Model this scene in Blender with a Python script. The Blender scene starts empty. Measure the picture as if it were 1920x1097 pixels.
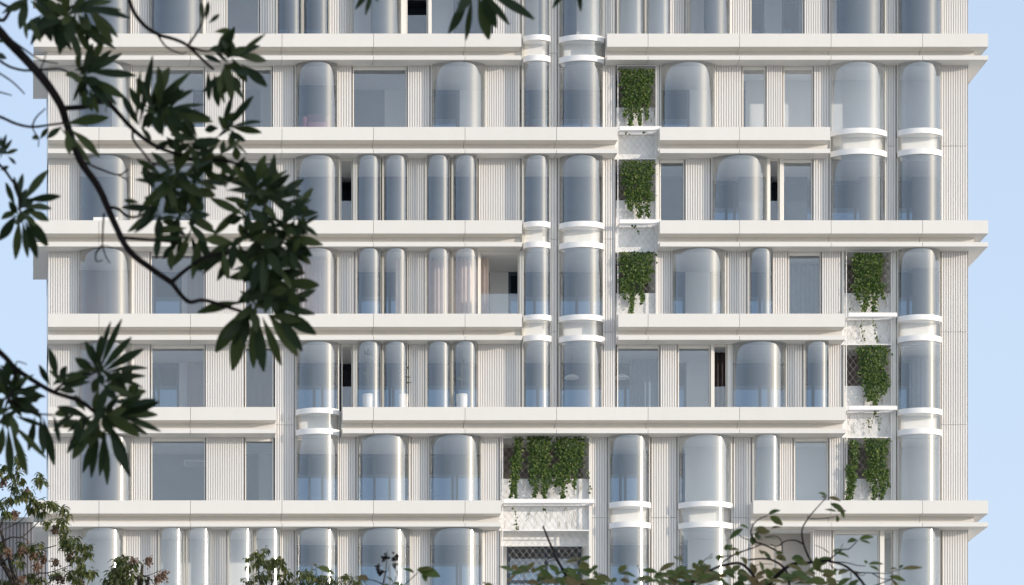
import bpy, math, random
from mathutils import Vector
R = math.radians
random.seed(7)
scene = bpy.context.scene
col = scene.collection

# ------------------------------------------------------------------ camera, sky, sun, exposure
DIST, MPP, XC, YH, EYE = 156.0, 0.02, 20.0, 2400.0, 1.6      # metres to the facade, metres per pixel on it
SUN_EL, SUN_AZ = 9.6, 58.0                                   # azimuth: degrees to the right of the facade normal

cam_data = bpy.data.cameras.new("camera")
cam = bpy.data.objects.new("camera", cam_data); col.objects.link(cam)
cam.location = (0, -DIST, EYE); cam.rotation_euler = (R(90), 0, 0)
cam_data.sensor_width = 36
cam_data.lens = DIST / MPP / 1920 * 36
cam_data.shift_x = (960 - XC) / 1920
cam_data.shift_y = (YH - 548.5) / 1920
cam_data.clip_end = 20000
cam_data.dof.use_dof = True
cam_data.dof.focus_distance = DIST
cam_data.dof.aperture_fstop = 9.5
scene.camera = cam

world = bpy.data.worlds.new("World"); scene.world = world; world.use_nodes = True
wn = world.node_tree
bg = wn.nodes["Background"]; bg.inputs[1].default_value = 0.15
sky = wn.nodes.new("ShaderNodeTexSky"); sky.sky_type = 'NISHITA'; sky.sun_disc = False
sky.sun_elevation = R(SUN_EL); sky.sun_rotation = R(180 - SUN_AZ)
sky.air_density = 1.0; sky.dust_density = 2.0; sky.ozone_density = 3.0
w_tc = wn.nodes.new("ShaderNodeTexCoord"); w_sp = wn.nodes.new("ShaderNodeSeparateXYZ")
wn.links.new(w_tc.outputs["Generated"], w_sp.inputs[0])
w_mr = wn.nodes.new("ShaderNodeMapRange")                       # thin pale haze, thicker towards the horizon
w_mr.inputs["From Min"].default_value = 0.0; w_mr.inputs["From Max"].default_value = 0.6
w_mr.inputs["To Min"].default_value = 0.68; w_mr.inputs["To Max"].default_value = 0.40
wn.links.new(w_sp.outputs[2], w_mr.inputs[0])
w_mx = wn.nodes.new("ShaderNodeMix"); w_mx.data_type = 'RGBA'
wn.links.new(w_mr.outputs[0], w_mx.inputs[0]); wn.links.new(sky.outputs[0], w_mx.inputs[6])
w_dot = wn.nodes.new("ShaderNodeVectorMath"); w_dot.operation = 'DOT_PRODUCT'
w_dot.inputs[1].default_value = (math.sin(R(SUN_AZ)) * math.cos(R(SUN_EL)), -math.cos(R(SUN_AZ)) * math.cos(R(SUN_EL)), math.sin(R(SUN_EL)))
wn.links.new(w_tc.outputs["Generated"], w_dot.inputs[0])
w_hz = wn.nodes.new("ShaderNodeValToRGB")                      # haze is whiter and brighter towards the sun
w_hz.color_ramp.elements[0].position = 0.40; w_hz.color_ramp.elements[1].position = 1.0
w_hz.color_ramp.elements[0].color = (3.6, 4.1, 4.95, 1); w_hz.color_ramp.elements[1].color = (7.3, 7.8, 8.4, 1)
w_e = w_hz.color_ramp.elements.new(0.72); w_e.color = (5.5, 6.0, 6.7, 1)
w_ma = wn.nodes.new("ShaderNodeMath"); w_ma.operation = 'MULTIPLY_ADD'; w_ma.inputs[1].default_value = 0.5; w_ma.inputs[2].default_value = 0.5
wn.links.new(w_dot.outputs["Value"], w_ma.inputs[0]); wn.links.new(w_ma.outputs[0], w_hz.inputs[0])
wn.links.new(w_hz.outputs[0], w_mx.inputs[7])
wn.links.new(w_mx.outputs[2], bg.inputs[0])

sun_data = bpy.data.lights.new("sun", 'SUN'); sun_data.energy = 2.0; sun_data.angle = R(0.5)
sun_data.color = (1.0, 0.885, 0.76)
sun = bpy.data.objects.new("sun", sun_data); col.objects.link(sun)
to_sun = Vector((math.sin(R(SUN_AZ)) * math.cos(R(SUN_EL)), -math.cos(R(SUN_AZ)) * math.cos(R(SUN_EL)), math.sin(R(SUN_EL))))
sun.rotation_euler = to_sun.to_track_quat('Z', 'Y').to_euler()

scene.view_settings.view_transform = 'Standard'; scene.view_settings.look = 'None'
scene.view_settings.exposure = 0.68; scene.view_settings.gamma = 1
scene.render.engine = 'CYCLES'
scene.cycles.use_denoising = True
scene.cycles.max_bounces = 14; scene.cycles.diffuse_bounces = 7; scene.cycles.transparent_max_bounces = 24
scene.cycles.sample_clamp_indirect = 6

def X(px, Y=0.0): return (px - XC) * MPP * (DIST + Y) / DIST
def Z(py, Y=0.0): return EYE + (YH - py) * MPP * (DIST + Y) / DIST
def P(px, py, Y): return Vector((X(px, Y), Y, Z(py, Y)))

# ------------------------------------------------------------------ materials
def new_mat(name):
    m = bpy.data.materials.new(name); m.use_nodes = True
    n = m.node_tree; n.nodes.clear()
    out = n.nodes.new("ShaderNodeOutputMaterial")
    return m, n, out

def paint(name, c, rough=0.5, spec=0.4, var=0.06, scale=1.5, bump=0.0, metal=0.0, stain=None, streak=False, tone=0.0):
    m, n, out = new_mat(name)
    b = n.nodes.new("ShaderNodeBsdfPrincipled")
    b.inputs["Roughness"].default_value = rough
    b.inputs["Specular IOR Level"].default_value = spec
    b.inputs["Metallic"].default_value = metal
    tc = n.nodes.new("ShaderNodeTexCoord")
    mp = n.nodes.new("ShaderNodeMapping")
    if streak: mp.inputs["Scale"].default_value = (3, 3, 0.4)
    n.links.new(tc.outputs["Object"], mp.inputs[0])
    nz = n.nodes.new("ShaderNodeTexNoise"); nz.inputs["Scale"].default_value = scale; nz.inputs["Detail"].default_value = 5
    n.links.new(mp.outputs[0], nz.inputs[0])
    rp = n.nodes.new("ShaderNodeValToRGB")
    d = stain or tuple(x * (1 - 3 * var) for x in c)
    rp.color_ramp.elements[0].position = 0.3; rp.color_ramp.elements[1].position = 0.62
    rp.color_ramp.elements[0].color = (*d, 1); rp.color_ramp.elements[1].color = (*c, 1)
    n.links.new(nz.outputs[0], rp.inputs[0])
    if tone:                                                  # each panel has its own slight tone
        g = n.nodes.new("ShaderNodeNewGeometry"); h = n.nodes.new("ShaderNodeHueSaturation")
        mr = n.nodes.new("ShaderNodeMapRange"); mr.inputs["To Min"].default_value = 1 - tone; mr.inputs["To Max"].default_value = 1 + tone
        n.links.new(g.outputs["Random Per Island"], mr.inputs[0]); n.links.new(mr.outputs[0], h.inputs["Value"])
        n.links.new(rp.outputs[0], h.inputs["Color"]); n.links.new(h.outputs[0], b.inputs["Base Color"])
    else: n.links.new(rp.outputs[0], b.inputs["Base Color"])
    if bump:
        bp = n.nodes.new("ShaderNodeBump"); bp.inputs["Strength"].default_value = bump; bp.inputs["Distance"].default_value = 0.02
        n2 = n.nodes.new("ShaderNodeTexNoise"); n2.inputs["Scale"].default_value = scale * 6; n2.inputs["Detail"].default_value = 6
        n.links.new(tc.outputs["Object"], n2.inputs[0])
        n.links.new(n2.outputs[0], bp.inputs["Height"]); n.links.new(bp.outputs[0], b.inputs["Normal"])
    n.links.new(b.outputs[0], out.inputs[0])
    return m

def leaf_mat(name, c1, c2, c3, rough=0.45, spec=0.35, trans=0.25):
    m, n, out = new_mat(name)
    g = n.nodes.new("ShaderNodeNewGeometry")
    rp = n.nodes.new("ShaderNodeValToRGB")
    rp.color_ramp.elements[0].color = (*c1, 1); rp.color_ramp.elements[1].color = (*c3, 1)
    e = rp.color_ramp.elements.new(0.55); e.color = (*c2, 1)
    n.links.new(g.outputs["Random Per Island"], rp.inputs[0])
    b = n.nodes.new("ShaderNodeBsdfPrincipled")
    b.inputs["Roughness"].default_value = rough; b.inputs["Specular IOR Level"].default_value = spec
    n.links.new(rp.outputs[0], b.inputs["Base Color"])
    t = n.nodes.new("ShaderNodeBsdfTranslucent"); n.links.new(rp.outputs[0], t.inputs[0])
    mx = n.nodes.new("ShaderNodeMixShader"); mx.inputs[0].default_value = trans
    n.links.new(b.outputs[0], mx.inputs[1]); n.links.new(t.outputs[0], mx.inputs[2])
    n.links.new(mx.outputs[0], out.inputs[0])
    return m

def glass_mat(name, tint, base, gain, rough, frit=False):
    m, n, out = new_mat(name)
    fr = n.nodes.new("ShaderNodeFresnel"); fr.inputs[0].default_value = 1.5
    ma = n.nodes.new("ShaderNodeMath"); ma.operation = 'MULTIPLY_ADD'; ma.use_clamp = True
    ma.inputs[1].default_value = gain; ma.inputs[2].default_value = base
    n.links.new(fr.outputs[0], ma.inputs[0])
    tr = n.nodes.new("ShaderNodeBsdfTransparent"); tr.inputs[0].default_value = (*tint, 1)
    gl = n.nodes.new("ShaderNodeBsdfGlossy"); gl.inputs["Roughness"].default_value = rough
    gl.inputs[0].default_value = (0.95, 0.97, 1, 1)
    tc = n.nodes.new("ShaderNodeTexCoord")
    nz = n.nodes.new("ShaderNodeTexNoise"); nz.inputs["Scale"].default_value = 1.2; nz.inputs["Detail"].default_value = 2
    bp = n.nodes.new("ShaderNodeBump"); bp.inputs["Strength"].default_value = 0.03; bp.inputs["Distance"].default_value = 0.02
    n.links.new(tc.outputs["Object"], nz.inputs[0]); n.links.new(nz.outputs[0], bp.inputs["Height"])
    n.links.new(bp.outputs[0], gl.inputs["Normal"])
    mx = n.nodes.new("ShaderNodeMixShader")
    n.links.new(ma.outputs[0], mx.inputs[0]); n.links.new(tr.outputs[0], mx.inputs[1]); n.links.new(gl.outputs[0], mx.inputs[2])
    last = mx
    if frit:
        uv = n.nodes.new("ShaderNodeUVMap"); uv.uv_map = "UVMap"
        sp = n.nodes.new("ShaderNodeSeparateXYZ"); n.links.new(uv.outputs[0], sp.inputs[0])
        def M(op, a, b=None):
            k = n.nodes.new("ShaderNodeMath"); k.operation = op
            for i, v in enumerate((a, b)):
                if v is None: continue
                if isinstance(v, (int, float)): k.inputs[i].default_value = v
                else: n.links.new(v, k.inputs[i])
            return k.outputs[0]
        w = 2 * math.pi / 0.085
        s = M('MULTIPLY', M('SINE', M('MULTIPLY', M('ADD', sp.outputs[0], sp.outputs[1]), w)),
              M('SINE', M('MULTIPLY', M('SUBTRACT', sp.outputs[0], sp.outputs[1]), w)))
        thr = M('SUBTRACT', M('MULTIPLY', sp.outputs[0], 1.55), 0.45)
        dot = M('GREATER_THAN', s, thr)
        fac = M('MULTIPLY', dot, 0.34)
        df = n.nodes.new("ShaderNodeBsdfDiffuse"); df.inputs[0].default_value = (0.80, 0.80, 0.74, 1)
        m2 = n.nodes.new("ShaderNodeMixShader")
        n.links.new(fac, m2.inputs[0]); n.links.new(mx.outputs[0], m2.inputs[1]); n.links.new(df.outputs[0], m2.inputs[2])
        last = m2
    n.links.new(last.outputs[0], out.inputs[0])
    return m

M_ = dict(
    panel=paint("white_panel", (0.69, 0.667, 0.628), 0.42, 0.4, 0.007, 0.7, streak=True, tone=0.02),
    flute=paint("white_flute", (0.765, 0.74, 0.71), 0.45, 0.35, 0.01, 0.8, tone=0.04),
    ring=paint("white_ring", (0.82, 0.80, 0.78), 0.35, 0.45, 0.01, 1.0),
    jamb=paint("cream_jamb", (0.78, 0.75, 0.69), 0.45, 0.4, 0.01, 1.0),
    soffit=paint("room_white", (0.90, 0.90, 0.89), 0.8, 0.2, 0.02, 0.5),
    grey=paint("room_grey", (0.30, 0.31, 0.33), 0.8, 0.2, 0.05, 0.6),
    dark=paint("room_dim_tone", (0.06, 0.07, 0.09), 0.7, 0.3, 0.05, 0.6),  # dark colour paints in the dimness of the rear rooms
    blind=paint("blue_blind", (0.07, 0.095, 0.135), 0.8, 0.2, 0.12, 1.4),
    closet=paint("closet_wood", (0.46, 0.37, 0.34), 0.6, 0.3, 0.05, 1.5, streak=True),
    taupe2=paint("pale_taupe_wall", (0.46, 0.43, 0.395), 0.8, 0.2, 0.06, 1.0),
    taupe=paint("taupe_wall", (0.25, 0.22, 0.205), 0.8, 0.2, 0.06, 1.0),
    frame=paint("dark_frame", (0.05, 0.07, 0.10), 0.4, 0.4, 0.03, 1.0),
    stucco=paint("white_stucco", (0.83, 0.825, 0.815), 0.85, 0.2, 0.05, 3.0, 0.6, stain=(0.76, 0.75, 0.73)),
    rope=paint("steel_rope", (0.48, 0.47, 0.45), 0.4, 0.5, 0.05, 4.0, metal=0.3),
    bark=paint("dark_bark", (0.030, 0.022, 0.020), 0.9, 0.1, 0.12, 12.0, 0.6),
    bark2=paint("grey_bark", (0.075, 0.060, 0.050), 0.9, 0.1, 0.12, 10.0, 0.5),
    stem=paint("vine_stem", (0.14, 0.10, 0.055), 0.9, 0.1, 0.1, 6.0),
    dry=paint("dry_tendril", (0.36, 0.29, 0.19), 0.9, 0.1, 0.1, 6.0),
    seed=paint("brown_seed", (0.20, 0.125, 0.085), 0.8, 0.2, 0.15, 30.0),
    pod=paint("dark_pod", (0.035, 0.024, 0.02), 0.8, 0.2, 0.1, 20.0),
    pot=paint("white_pot", (0.80, 0.79, 0.77), 0.4, 0.4, 0.02, 3.0),
    curtain=paint("pale_curtain", (0.60, 0.50, 0.45), 0.9, 0.1, 0.04, 2.0),
    curtain2=paint("brown_curtain", (0.075, 0.062, 0.062), 0.9, 0.1, 0.08, 2.0),
    curtain3=paint("blue_curtain", (0.26, 0.31, 0.36), 0.9, 0.1, 0.05, 2.0),
    orange=paint("coral_fabric", (0.26, 0.10, 0.07), 0.85, 0.2, 0.05, 4.0),
    plum=paint("plum_fabric", (0.20, 0.10, 0.14), 0.85, 0.2, 0.05, 4.0),
    lamp=paint("lamp_shell", (0.80, 0.80, 0.78), 0.6, 0.3, 0.01, 3.0),
    metal=paint("grey_cladding", (0.33, 0.31, 0.31), 0.5, 0.4, 0.04, 0.5),
    concrete=paint("concrete_wall", (0.42, 0.41, 0.39), 0.85, 0.2, 0.05, 0.3),
    asphalt=paint("paving", (0.63, 0.60, 0.54), 0.9, 0.2, 0.08, 0.2, 0.3),
    tube_glass=glass_mat("curved_glass", (0.965, 0.98, 0.99), 0.12, 1.7, 0.05, True),
    clear_glass=glass_mat("spandrel_glass", (0.975, 0.985, 0.975), 0.05, 1.3, 0.05),
    flat_glass=glass_mat("flat_glass", (0.965, 0.975, 0.98), 0.035, 1.4, 0.0),
    rear_glass=glass_mat("rear_glass", (0.34, 0.42, 0.48), 0.04, 1.0, 0.0),
    leaf_dark=leaf_mat("dark_leaf", (0.020, 0.034, 0.012), (0.032, 0.050, 0.015), (0.085, 0.105, 0.030), 0.5, 0.2, 0.18),
    leaf_vine=leaf_mat("vine_leaf", (0.024, 0.058, 0.012), (0.052, 0.100, 0.018), (0.16, 0.21, 0.05), 0.45, 0.3, 0.25),
    leaf_small=leaf_mat("small_leaf", (0.048, 0.068, 0.018), (0.088, 0.115, 0.03), (0.22, 0.205, 0.07), 0.45, 0.3, 0.3),
    leaf_big=leaf_mat("broad_leaf", (0.065, 0.098, 0.022), (0.120, 0.155, 0.032), (0.22, 0.15, 0.065), 0.5, 0.25, 0.3),
)

# ------------------------------------------------------------------ mesh helper
class MB:
    def __init__(s): s.v = []; s.f = []; s.uv = []
    def add(s, vs, fs, uvs=None):
        b = len(s.v); s.v += [tuple(v) for v in vs]
        s.f += [tuple(i + b for i in f) for f in fs]
        s.uv += uvs if uvs else [(0, 0)] * len(vs)
    def box(s, x0, x1, y0, y1, z0, z1):
        if x0 > x1: x0, x1 = x1, x0
        if z0 > z1: z0, z1 = z1, z0
        s.add([(x0,y0,z0),(x1,y0,z0),(x1,y1,z0),(x0,y1,z0),(x0,y0,z1),(x1,y0,z1),(x1,y1,z1),(x0,y1,z1)],
              [(0,3,2,1),(4,5,6,7),(0,1,5,4),(1,2,6,5),(2,3,7,6),(3,0,4,7)])
        return s
    def tube(s, pts, radii, n=6, cap=True):
        pts = [Vector(p) for p in pts]
        if isinstance(radii, (int, float)): radii = [radii] * len(pts)
        b = len(s.v); ref = Vector((0.13, 1, 0.21)).normalized()
        for i, p in enumerate(pts):
            d = (pts[min(i+1, len(pts)-1)] - pts[max(i-1, 0)])
            d = d.normalized() if d.length > 1e-9 else Vector((0,0,1))
            a = d.cross(ref)
            if a.length < 1e-3: a = d.cross(Vector((1,0,0)))
            a.normalize(); c = d.cross(a)
            for k in range(n):
                t = 2*math.pi*k/n
                s.v.append(tuple(p + (a*math.cos(t) + c*math.sin(t))*radii[i])); s.uv.append((0,0))
        for i in range(len(pts)-1):
            for k in range(n):
                s.f.append((b+i*n+k, b+i*n+(k+1)%n, b+(i+1)*n+(k+1)%n, b+(i+1)*n+k))
        if cap:
            s.f.append(tuple(b+k for k in range(n))[::-1]); e = b+(len(pts)-1)*n
            s.f.append(tuple(e+k for k in range(n)))
        return s
    def leaf(s, base, d, nrm, L, W, bend=0.25, fold=0.25, seg=5, shape='obovate', petiole=0.06):
        d = d.normalized(); side = d.cross(nrm)
        if side.length < 1e-4: side = d.cross(Vector((1,0,0)))
        side.normalize(); nr = side.cross(d).normalized()
        vs, fs = [], []
        for i in range(seg + 1):
            t = i / seg
            if shape == 'obovate': w = math.sin(math.pi * (t ** 1.2) * 0.94 + 0.03) * W * 0.5
            elif shape == 'oval': w = math.sin(math.pi * (t ** 0.95) * 0.96 + 0.05) ** 0.8 * W * 0.5
            else: w = math.sin(math.pi * (t ** 0.8) * 0.97 + 0.03) * W * 0.5
            w = max(w, W * 0.03)
            c = base + d * (L * (petiole + (1 - petiole) * t)) - nr * (bend * L * t * t)
            vs += [c + side * w + nr * (fold * w), c, c - side * w + nr * (fold * w)]
        for i in range(seg):
            a = i * 3
            fs += [(a, a+1, a+4, a+3), (a+1, a+2, a+5, a+4)]
        s.add(vs, fs)
    def blob(s, c, r, jit=0.25):
        o = [Vector(q) for q in ((1,0,0),(-1,0,0),(0,1,0),(0,-1,0),(0,0,1),(0,0,-1))]
        s.add([c + q * r * random.uniform(1-jit, 1+jit) for q in o],
              [(0,2,4),(2,1,4),(1,3,4),(3,0,4),(2,0,5),(1,2,5),(3,1,5),(0,3,5)])
    def lathe(s, c, prof, n=20):
        b = len(s.v)
        for r, z in prof:
            for k in range(n):
                t = 2*math.pi*k/n; s.v.append((c[0]+r*math.cos(t), c[1]+r*math.sin(t), c[2]+z)); s.uv.append((0,0))
        for i in range(len(prof)-1):
            for k in range(n):
                s.f.append((b+i*n+k, b+i*n+(k+1)%n, b+(i+1)*n+(k+1)%n, b+(i+1)*n+k))
        return s
    def build(s, name, mat, parent=None, smooth=False, uv=False):
        me = bpy.data.meshes.new(name)
        me.from_pydata(s.v, [], s.f); me.materials.append(mat)
        if uv:
            l = me.uv_layers.new(name="UVMap")
            for lp in me.loops: l.data[lp.index].uv = s.uv[lp.vertex_index]
        if smooth:
            for p in me.polygons: p.use_smooth = True
        me.update()
        o = bpy.data.objects.new(name, me); col.objects.link(o)
        if parent:
            o.parent = parent
            o.matrix_parent_inverse = parent_world(parent).inverted()
        return o

def parent_world(o):
    m = o.matrix_basis.copy()
    if o.parent: m = parent_world(o.parent) @ o.matrix_parent_inverse @ m
    return m

def thing(name, label, cat, loc=(0,0,0), group=None):
    o = bpy.data.objects.new(name, None); col.objects.link(o)
    o.location = loc; o.empty_display_size = 0.3
    o["label"] = label; o["category"] = cat
    if group: o["group"] = group
    return o
def tag(o, label, cat, group=None):
    o["label"] = label; o["category"] = cat
    if group: o["group"] = group
    return o

# ------------------------------------------------------------------ ground
g = MB().box(-6000, 6000, -3000, 9000, -0.5, 0).build("ground", M_['asphalt']); g["kind"] = "structure"

# ------------------------------------------------------------------ the apartment tower
tower = thing("apartment_tower", "white apartment tower with fluted panels, curved bay windows and long floor bands", "apartment building", (X(960), 4, 0))
XL, XR = X(91), X(1816)
YF = -0.75
def band_z(k):
    t = 63 + 175.05 * k
    return Z(t + 49, YF), Z(t, YF)                            # bottom (soffit), top
BANDS = {-1: [('o', 'o')], 0: [('o', 978), (1138, 'o')], 1: [('f', 1158), (1237, 1557)], 2: [('o', 979), (1237, 'o')],
         3: [('f', 979), (1159, 1585)], 4: [('f', 518), (642, 1586)], 5: [('o', 940), (1412, 'o')], 6: [('o', 'o')]}
JOINTS = [14 + 171.6 * i for i in range(0, 12)]
KS = 0.56 / 0.75
def make_band(k, a, b):
    zb, zt = band_z(k)
    prof = [(0.75, zt), (0.75, zt - 0.49), (0.21, zt - 0.51), (0.21, zt - 0.70), (0.30, zt - 0.80), (0.75, zt - 0.815), (0.75, zb), (-0.10, zb), (-0.10, zt)]
    m = MB()
    def st(kind, val, gap=0.0):
        if kind == 'c': return [((XL - max(o, 0) * KS) if val == 'L' else (XR + max(o, 0) * KS), -o, z) for o, z in prof]
        if kind == 'x': return [(val + gap, -o, z) for o, z in prof]
        if kind == 's': return [((XL - o * KS) if val[0] == 'L' else (XR + o * KS), val[1] + gap, z) for o, z in prof]
    def ext(A, B, ca, cb):
        n = len(prof); fs = [(i, (i+1) % n, n + (i+1) % n, n + i) for i in range(n)]
        if ca: fs.append(tuple(range(n))[::-1])
        if cb: fs.append(tuple(range(n, 2*n)))
        m.add(A + B, fs)
    xs = [(XL if a == 'f' else (X(62, YF) if a == 'o' else X(a, YF)))]
    xe = XR if b == 'f' else (X(1852, YF) if b == 'o' else X(b, YF))
    js = [X(j, YF) for j in JOINTS if xs[0] + 0.8 < X(j, YF) < xe - 0.8]
    stations = [('c', 'L') if a == 'o' else ('x', xs[0] if a != 'f' else XL - 0.03)] + [('x', j) for j in js] + [('c', 'R') if b == 'o' else ('x', xe)]
    G = 0.007
    for i in range(len(stations) - 1):
        s0, s1 = stations[i], stations[i+1]
        A = st(*s0, gap=G if s0[0] == 'x' else 0); B = st(*s1, gap=-G if s1[0] == 'x' else 0)
        ext(A, B, s0[0] == 'x', s1[0] == 'x')
    if a == 'o':
        ext(st('s', ('L', 4.4)), st('c', 'L'), True, False)
    if b == 'o':
        ext(st('c', 'R'), st('s', ('R', 4.4)), False, True)
    # dark backing just inside the joints
    return m.build("floor_band", M_['panel'], tower)
for k, segs in BANDS.items():
    for a, b in segs: make_band(k, a, b)

ROWS = [
 "F91-148 T150-246 F249-277 T279-382 F384-424 W425-486 F488-517 T519-564 T568-616 F619-651 T653-753 J754-762 D763-802 J803-808 W808-922 F925-976 T980-1028 F1030-1045 T1048-1130 F1132-1154 T1158-1205 T1210-1254 F1257-1284 T1287-1368 F1370-1406 W1408-1507 F1509-1552 T1556-1660 F1663-1680 T1683-1764 F1767-1815",
 "F91-145 T147-246 F249-279 W281-383 F385-455 W458-510 F512-551 T554-633 F636-660 W662-763 F765-806 T809-911 F914-975 T980-1028 F1030-1045 T1048-1130 F1132-1154 P1157-1230 J1231-1236 T1239-1341 F1344-1391 W1393-1436 F1438-1468 W1470-1525 F1527-1555 T1557-1660 F1663-1680 T1683-1763 F1766-1815",
 "F91-146 T148-246 F249-279 W281-384 F386-455 W457-511 F513-551 T554-636 D639-661 J662-666 T668-712 T718-763 F766-796 T798-842 T848-893 F898-976 T980-1028 F1030-1045 T1048-1130 F1132-1154 P1157-1230 J1231-1236 W1238-1284 F1286-1332 T1335-1439 J1440-1444 D1444-1461 J1462-1468 W1469-1524 F1526-1554 T1557-1660 F1663-1680 T1683-1764 F1766-1815",
 "F91-146 T148-248 F250-281 W283-384 F386-457 W459-510 F512-551 T554-633 F636-665 T668-713 T718-763 F766-796 T798-843 T848-895 J896-900 D901-973 J974-978 T980-1030 F1032-1046 T1048-1130 F1132-1154 P1157-1230 J1231-1235 F1236-1258 T1260-1360 F1364-1400 T1403-1446 F1450-1477 W1479-1540 F1542-1577 J1578-1583 P1585-1671 J1673-1680 T1683-1761 F1766-1815",
 "F91-146 T148-248 F250-282 W284-384 F386-458 W460-513 F516-552 T555-634 D641-661 J662-666 T668-713 T718-763 F767-797 T799-843 T848-893 F897-977 T980-1030 F1032-1046 T1049-1128 F1130-1155 W1158-1237 F1239-1270 W1272-1332 J1333-1338 D1339-1363 J1364-1371 T1373-1474 F1477-1505 T1508-1551 F1553-1579 J1580-1584 P1585-1671 J1673-1680 T1683-1762 F1766-1815",
 "F91-147 T149-248 F251-282 W284-385 F387-458 W460-513 F516-552 T555-634 F637-667 T670-768 F772-802 T804-903 F906-936 J937-940 P941-1105 J1106-1110 F1111-1139 T1142-1217 F1222-1269 T1272-1371 F1376-1409 T1412-1460 F1462-1487 W1490-1553 F1556-1582 J1583-1585 P1586-1671 J1673-1680 T1684-1761 F1768-1815",
 "F91-150 T152-232 F234-295 T298-344 T350-395 F398-425 T428-473 T478-525 F528-552 T555-634 F637-668 T670-770 F773-803 T805-905 F907-937 J938-940 P941-1105 J1106-1110 F1111-1139 T1142-1217 F1222-1270 T1272-1372 F1377-1409 P1412-1525 F1528-1560 W1563-1649 J1650-1658 D1658-1674 J1675-1681 T1683-1761 F1768-1815",
]
BACKS = [
 "k91-280 k280-384 g384-500 b500-640 w640-695 k695-755 d755-806 w806-850 k850-915 w915-1010 b1010-1040 k1040-1077 w1077-1140 w1140-1320 k1320-1390 b1390-1433 w1433-1466 b1466-1540 w1540-1569 k1569-1670 k1670-1815",
 "b91-210 w210-362 b362-400 g400-488 w488-540 k540-650 g650-721 w721-770 b770-862 w862-940 b940-1040 b1040-1150 d1150-1235 b1235-1293 w1293-1360 b1360-1398 v1398-1815",
 "k91-380 k380-540 k540-640 d640-665 k665-760 k760-980 k980-1040 k1040-1150 d1150-1235 k1235-1310 b1310-1380 k1380-1442 d1442-1466 k1466-1508 b1508-1606 k1606-1670 b1670-1705 k1705-1815",
 "c91-270 w270-288 b288-341 w341-352 c352-520 w520-650 b650-720 b720-790 w790-900 d900-918 w918-953 b953-980 b980-1040 b1040-1150 d1150-1240 b1240-1285 w1285-1331 b1331-1395 b1395-1460 b1460-1560 d1560-1678 b1678-1705 k1705-1815",
 "c91-270 b270-336 w336-352 c352-530 b530-640 d640-664 b664-780 b780-980 b980-1040 b1040-1150 b1150-1250 b1250-1287 w1287-1336 d1336-1368 b1368-1490 b1490-1570 d1570-1678 b1678-1705 k1705-1815",
 "g91-270 g270-485 w485-535 b535-650 b650-785 b785-930 d930-1110 b1110-1200 k1200-1250 b1250-1285 v1285-1580 d1580-1676 v1676-1815",
 "v91-270 v270-410 v410-540 b540-650 b650-785 b785-930 b930-1110 b1110-1240 b1240-1290 v1290-1400 d1400-1530 v1530-1815",
]
def parse(s):
    r = []
    for t in s.split():
        a, b = t[1:].split('-'); r.append((t[0], float(a), float(b)))
    return r
ROWS = [parse(r) for r in ROWS]; BACKS = [parse(r) for r in BACKS]
def gap_at(k, px):                                            # is band k absent at this pixel column
    for a, b in BANDS[k]:
        a = 0 if a in ('o', 'f') else a; b = 3000 if b in ('o', 'f') else b
        if a - 4 <= px <= b + 4: return False
    return True
def row_z(r):                                                 # soffit above, floor-band top below, for row r
    return band_z(r - 1)[0], band_z(r)[1]

# fluted panels: merge the ones that run on through a gap in the bands
runs = []
for r, row in enumerate(ROWS):
    for t, a, b in row:
        if t != 'F': continue
        zt, zb = row_z(r)
        hit = None
        if r > 0 and gap_at(r - 1, (a + b) / 2):
            for q in runs:
                if q['r1'] == r - 1 and abs(q['a'] - a) < 9 and abs(q['b'] - b) < 9: hit = q
        if hit: hit['r1'] = r; hit['z0'] = zb
        else: runs.append(dict(a=a, b=b, r0=r, r1=r, z0=zb, z1=zt))
for q in runs:
    x0, x1 = X(q['a']), X(q['b'])
    z0, z1 = q['z0'], q['z1']
    if gap_at(q['r1'], (q['a'] + q['b']) / 2): z0 = band_z(q['r1'])[0]
    n = max(2, round((x1 - x0) / 0.090)); p = (x1 - x0) / n
    pts = []
    for i in range(n):
        x = x0 + i * p
        pts += [(x, 0.0), (x + p*0.54, 0.0), (x + p*0.58, 0.055), (x + p*0.96, 0.055)]
    pts.append((x1, 0.0))
    m = MB()
    cuts = [z0]
    for k in range(q['r0'], q['r1'] + 1):                     # horizontal joint at each open band
        zz = (band_z(k)[0] + band_z(k)[1]) / 2 - 0.02
        if z0 + 0.3 < zz < z1 - 0.3: cuts.append(zz)
    cuts.append(z1); cuts = sorted(cuts)
    for i in range(len(cuts) - 1):
        ca = cuts[i] + (0.008 if i else 0); cb = cuts[i+1] - (0.008 if i + 2 < len(cuts) else 0)
        loop = pts + [(x1, 0.30), (x0, 0.30)]
        N = len(loop)
        vs = [(x, y, ca) for x, y in loop] + [(x, y, cb) for x, y in loop]
        fs = [(j, (j+1) % N, N + (j+1) % N, N + j) for j in range(N)] + [tuple(range(N))[::-1], tuple(range(N, 2*N))]
        m.add(vs, fs)
    m.build("fluted_panel", M_['flute'], tower)

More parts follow.
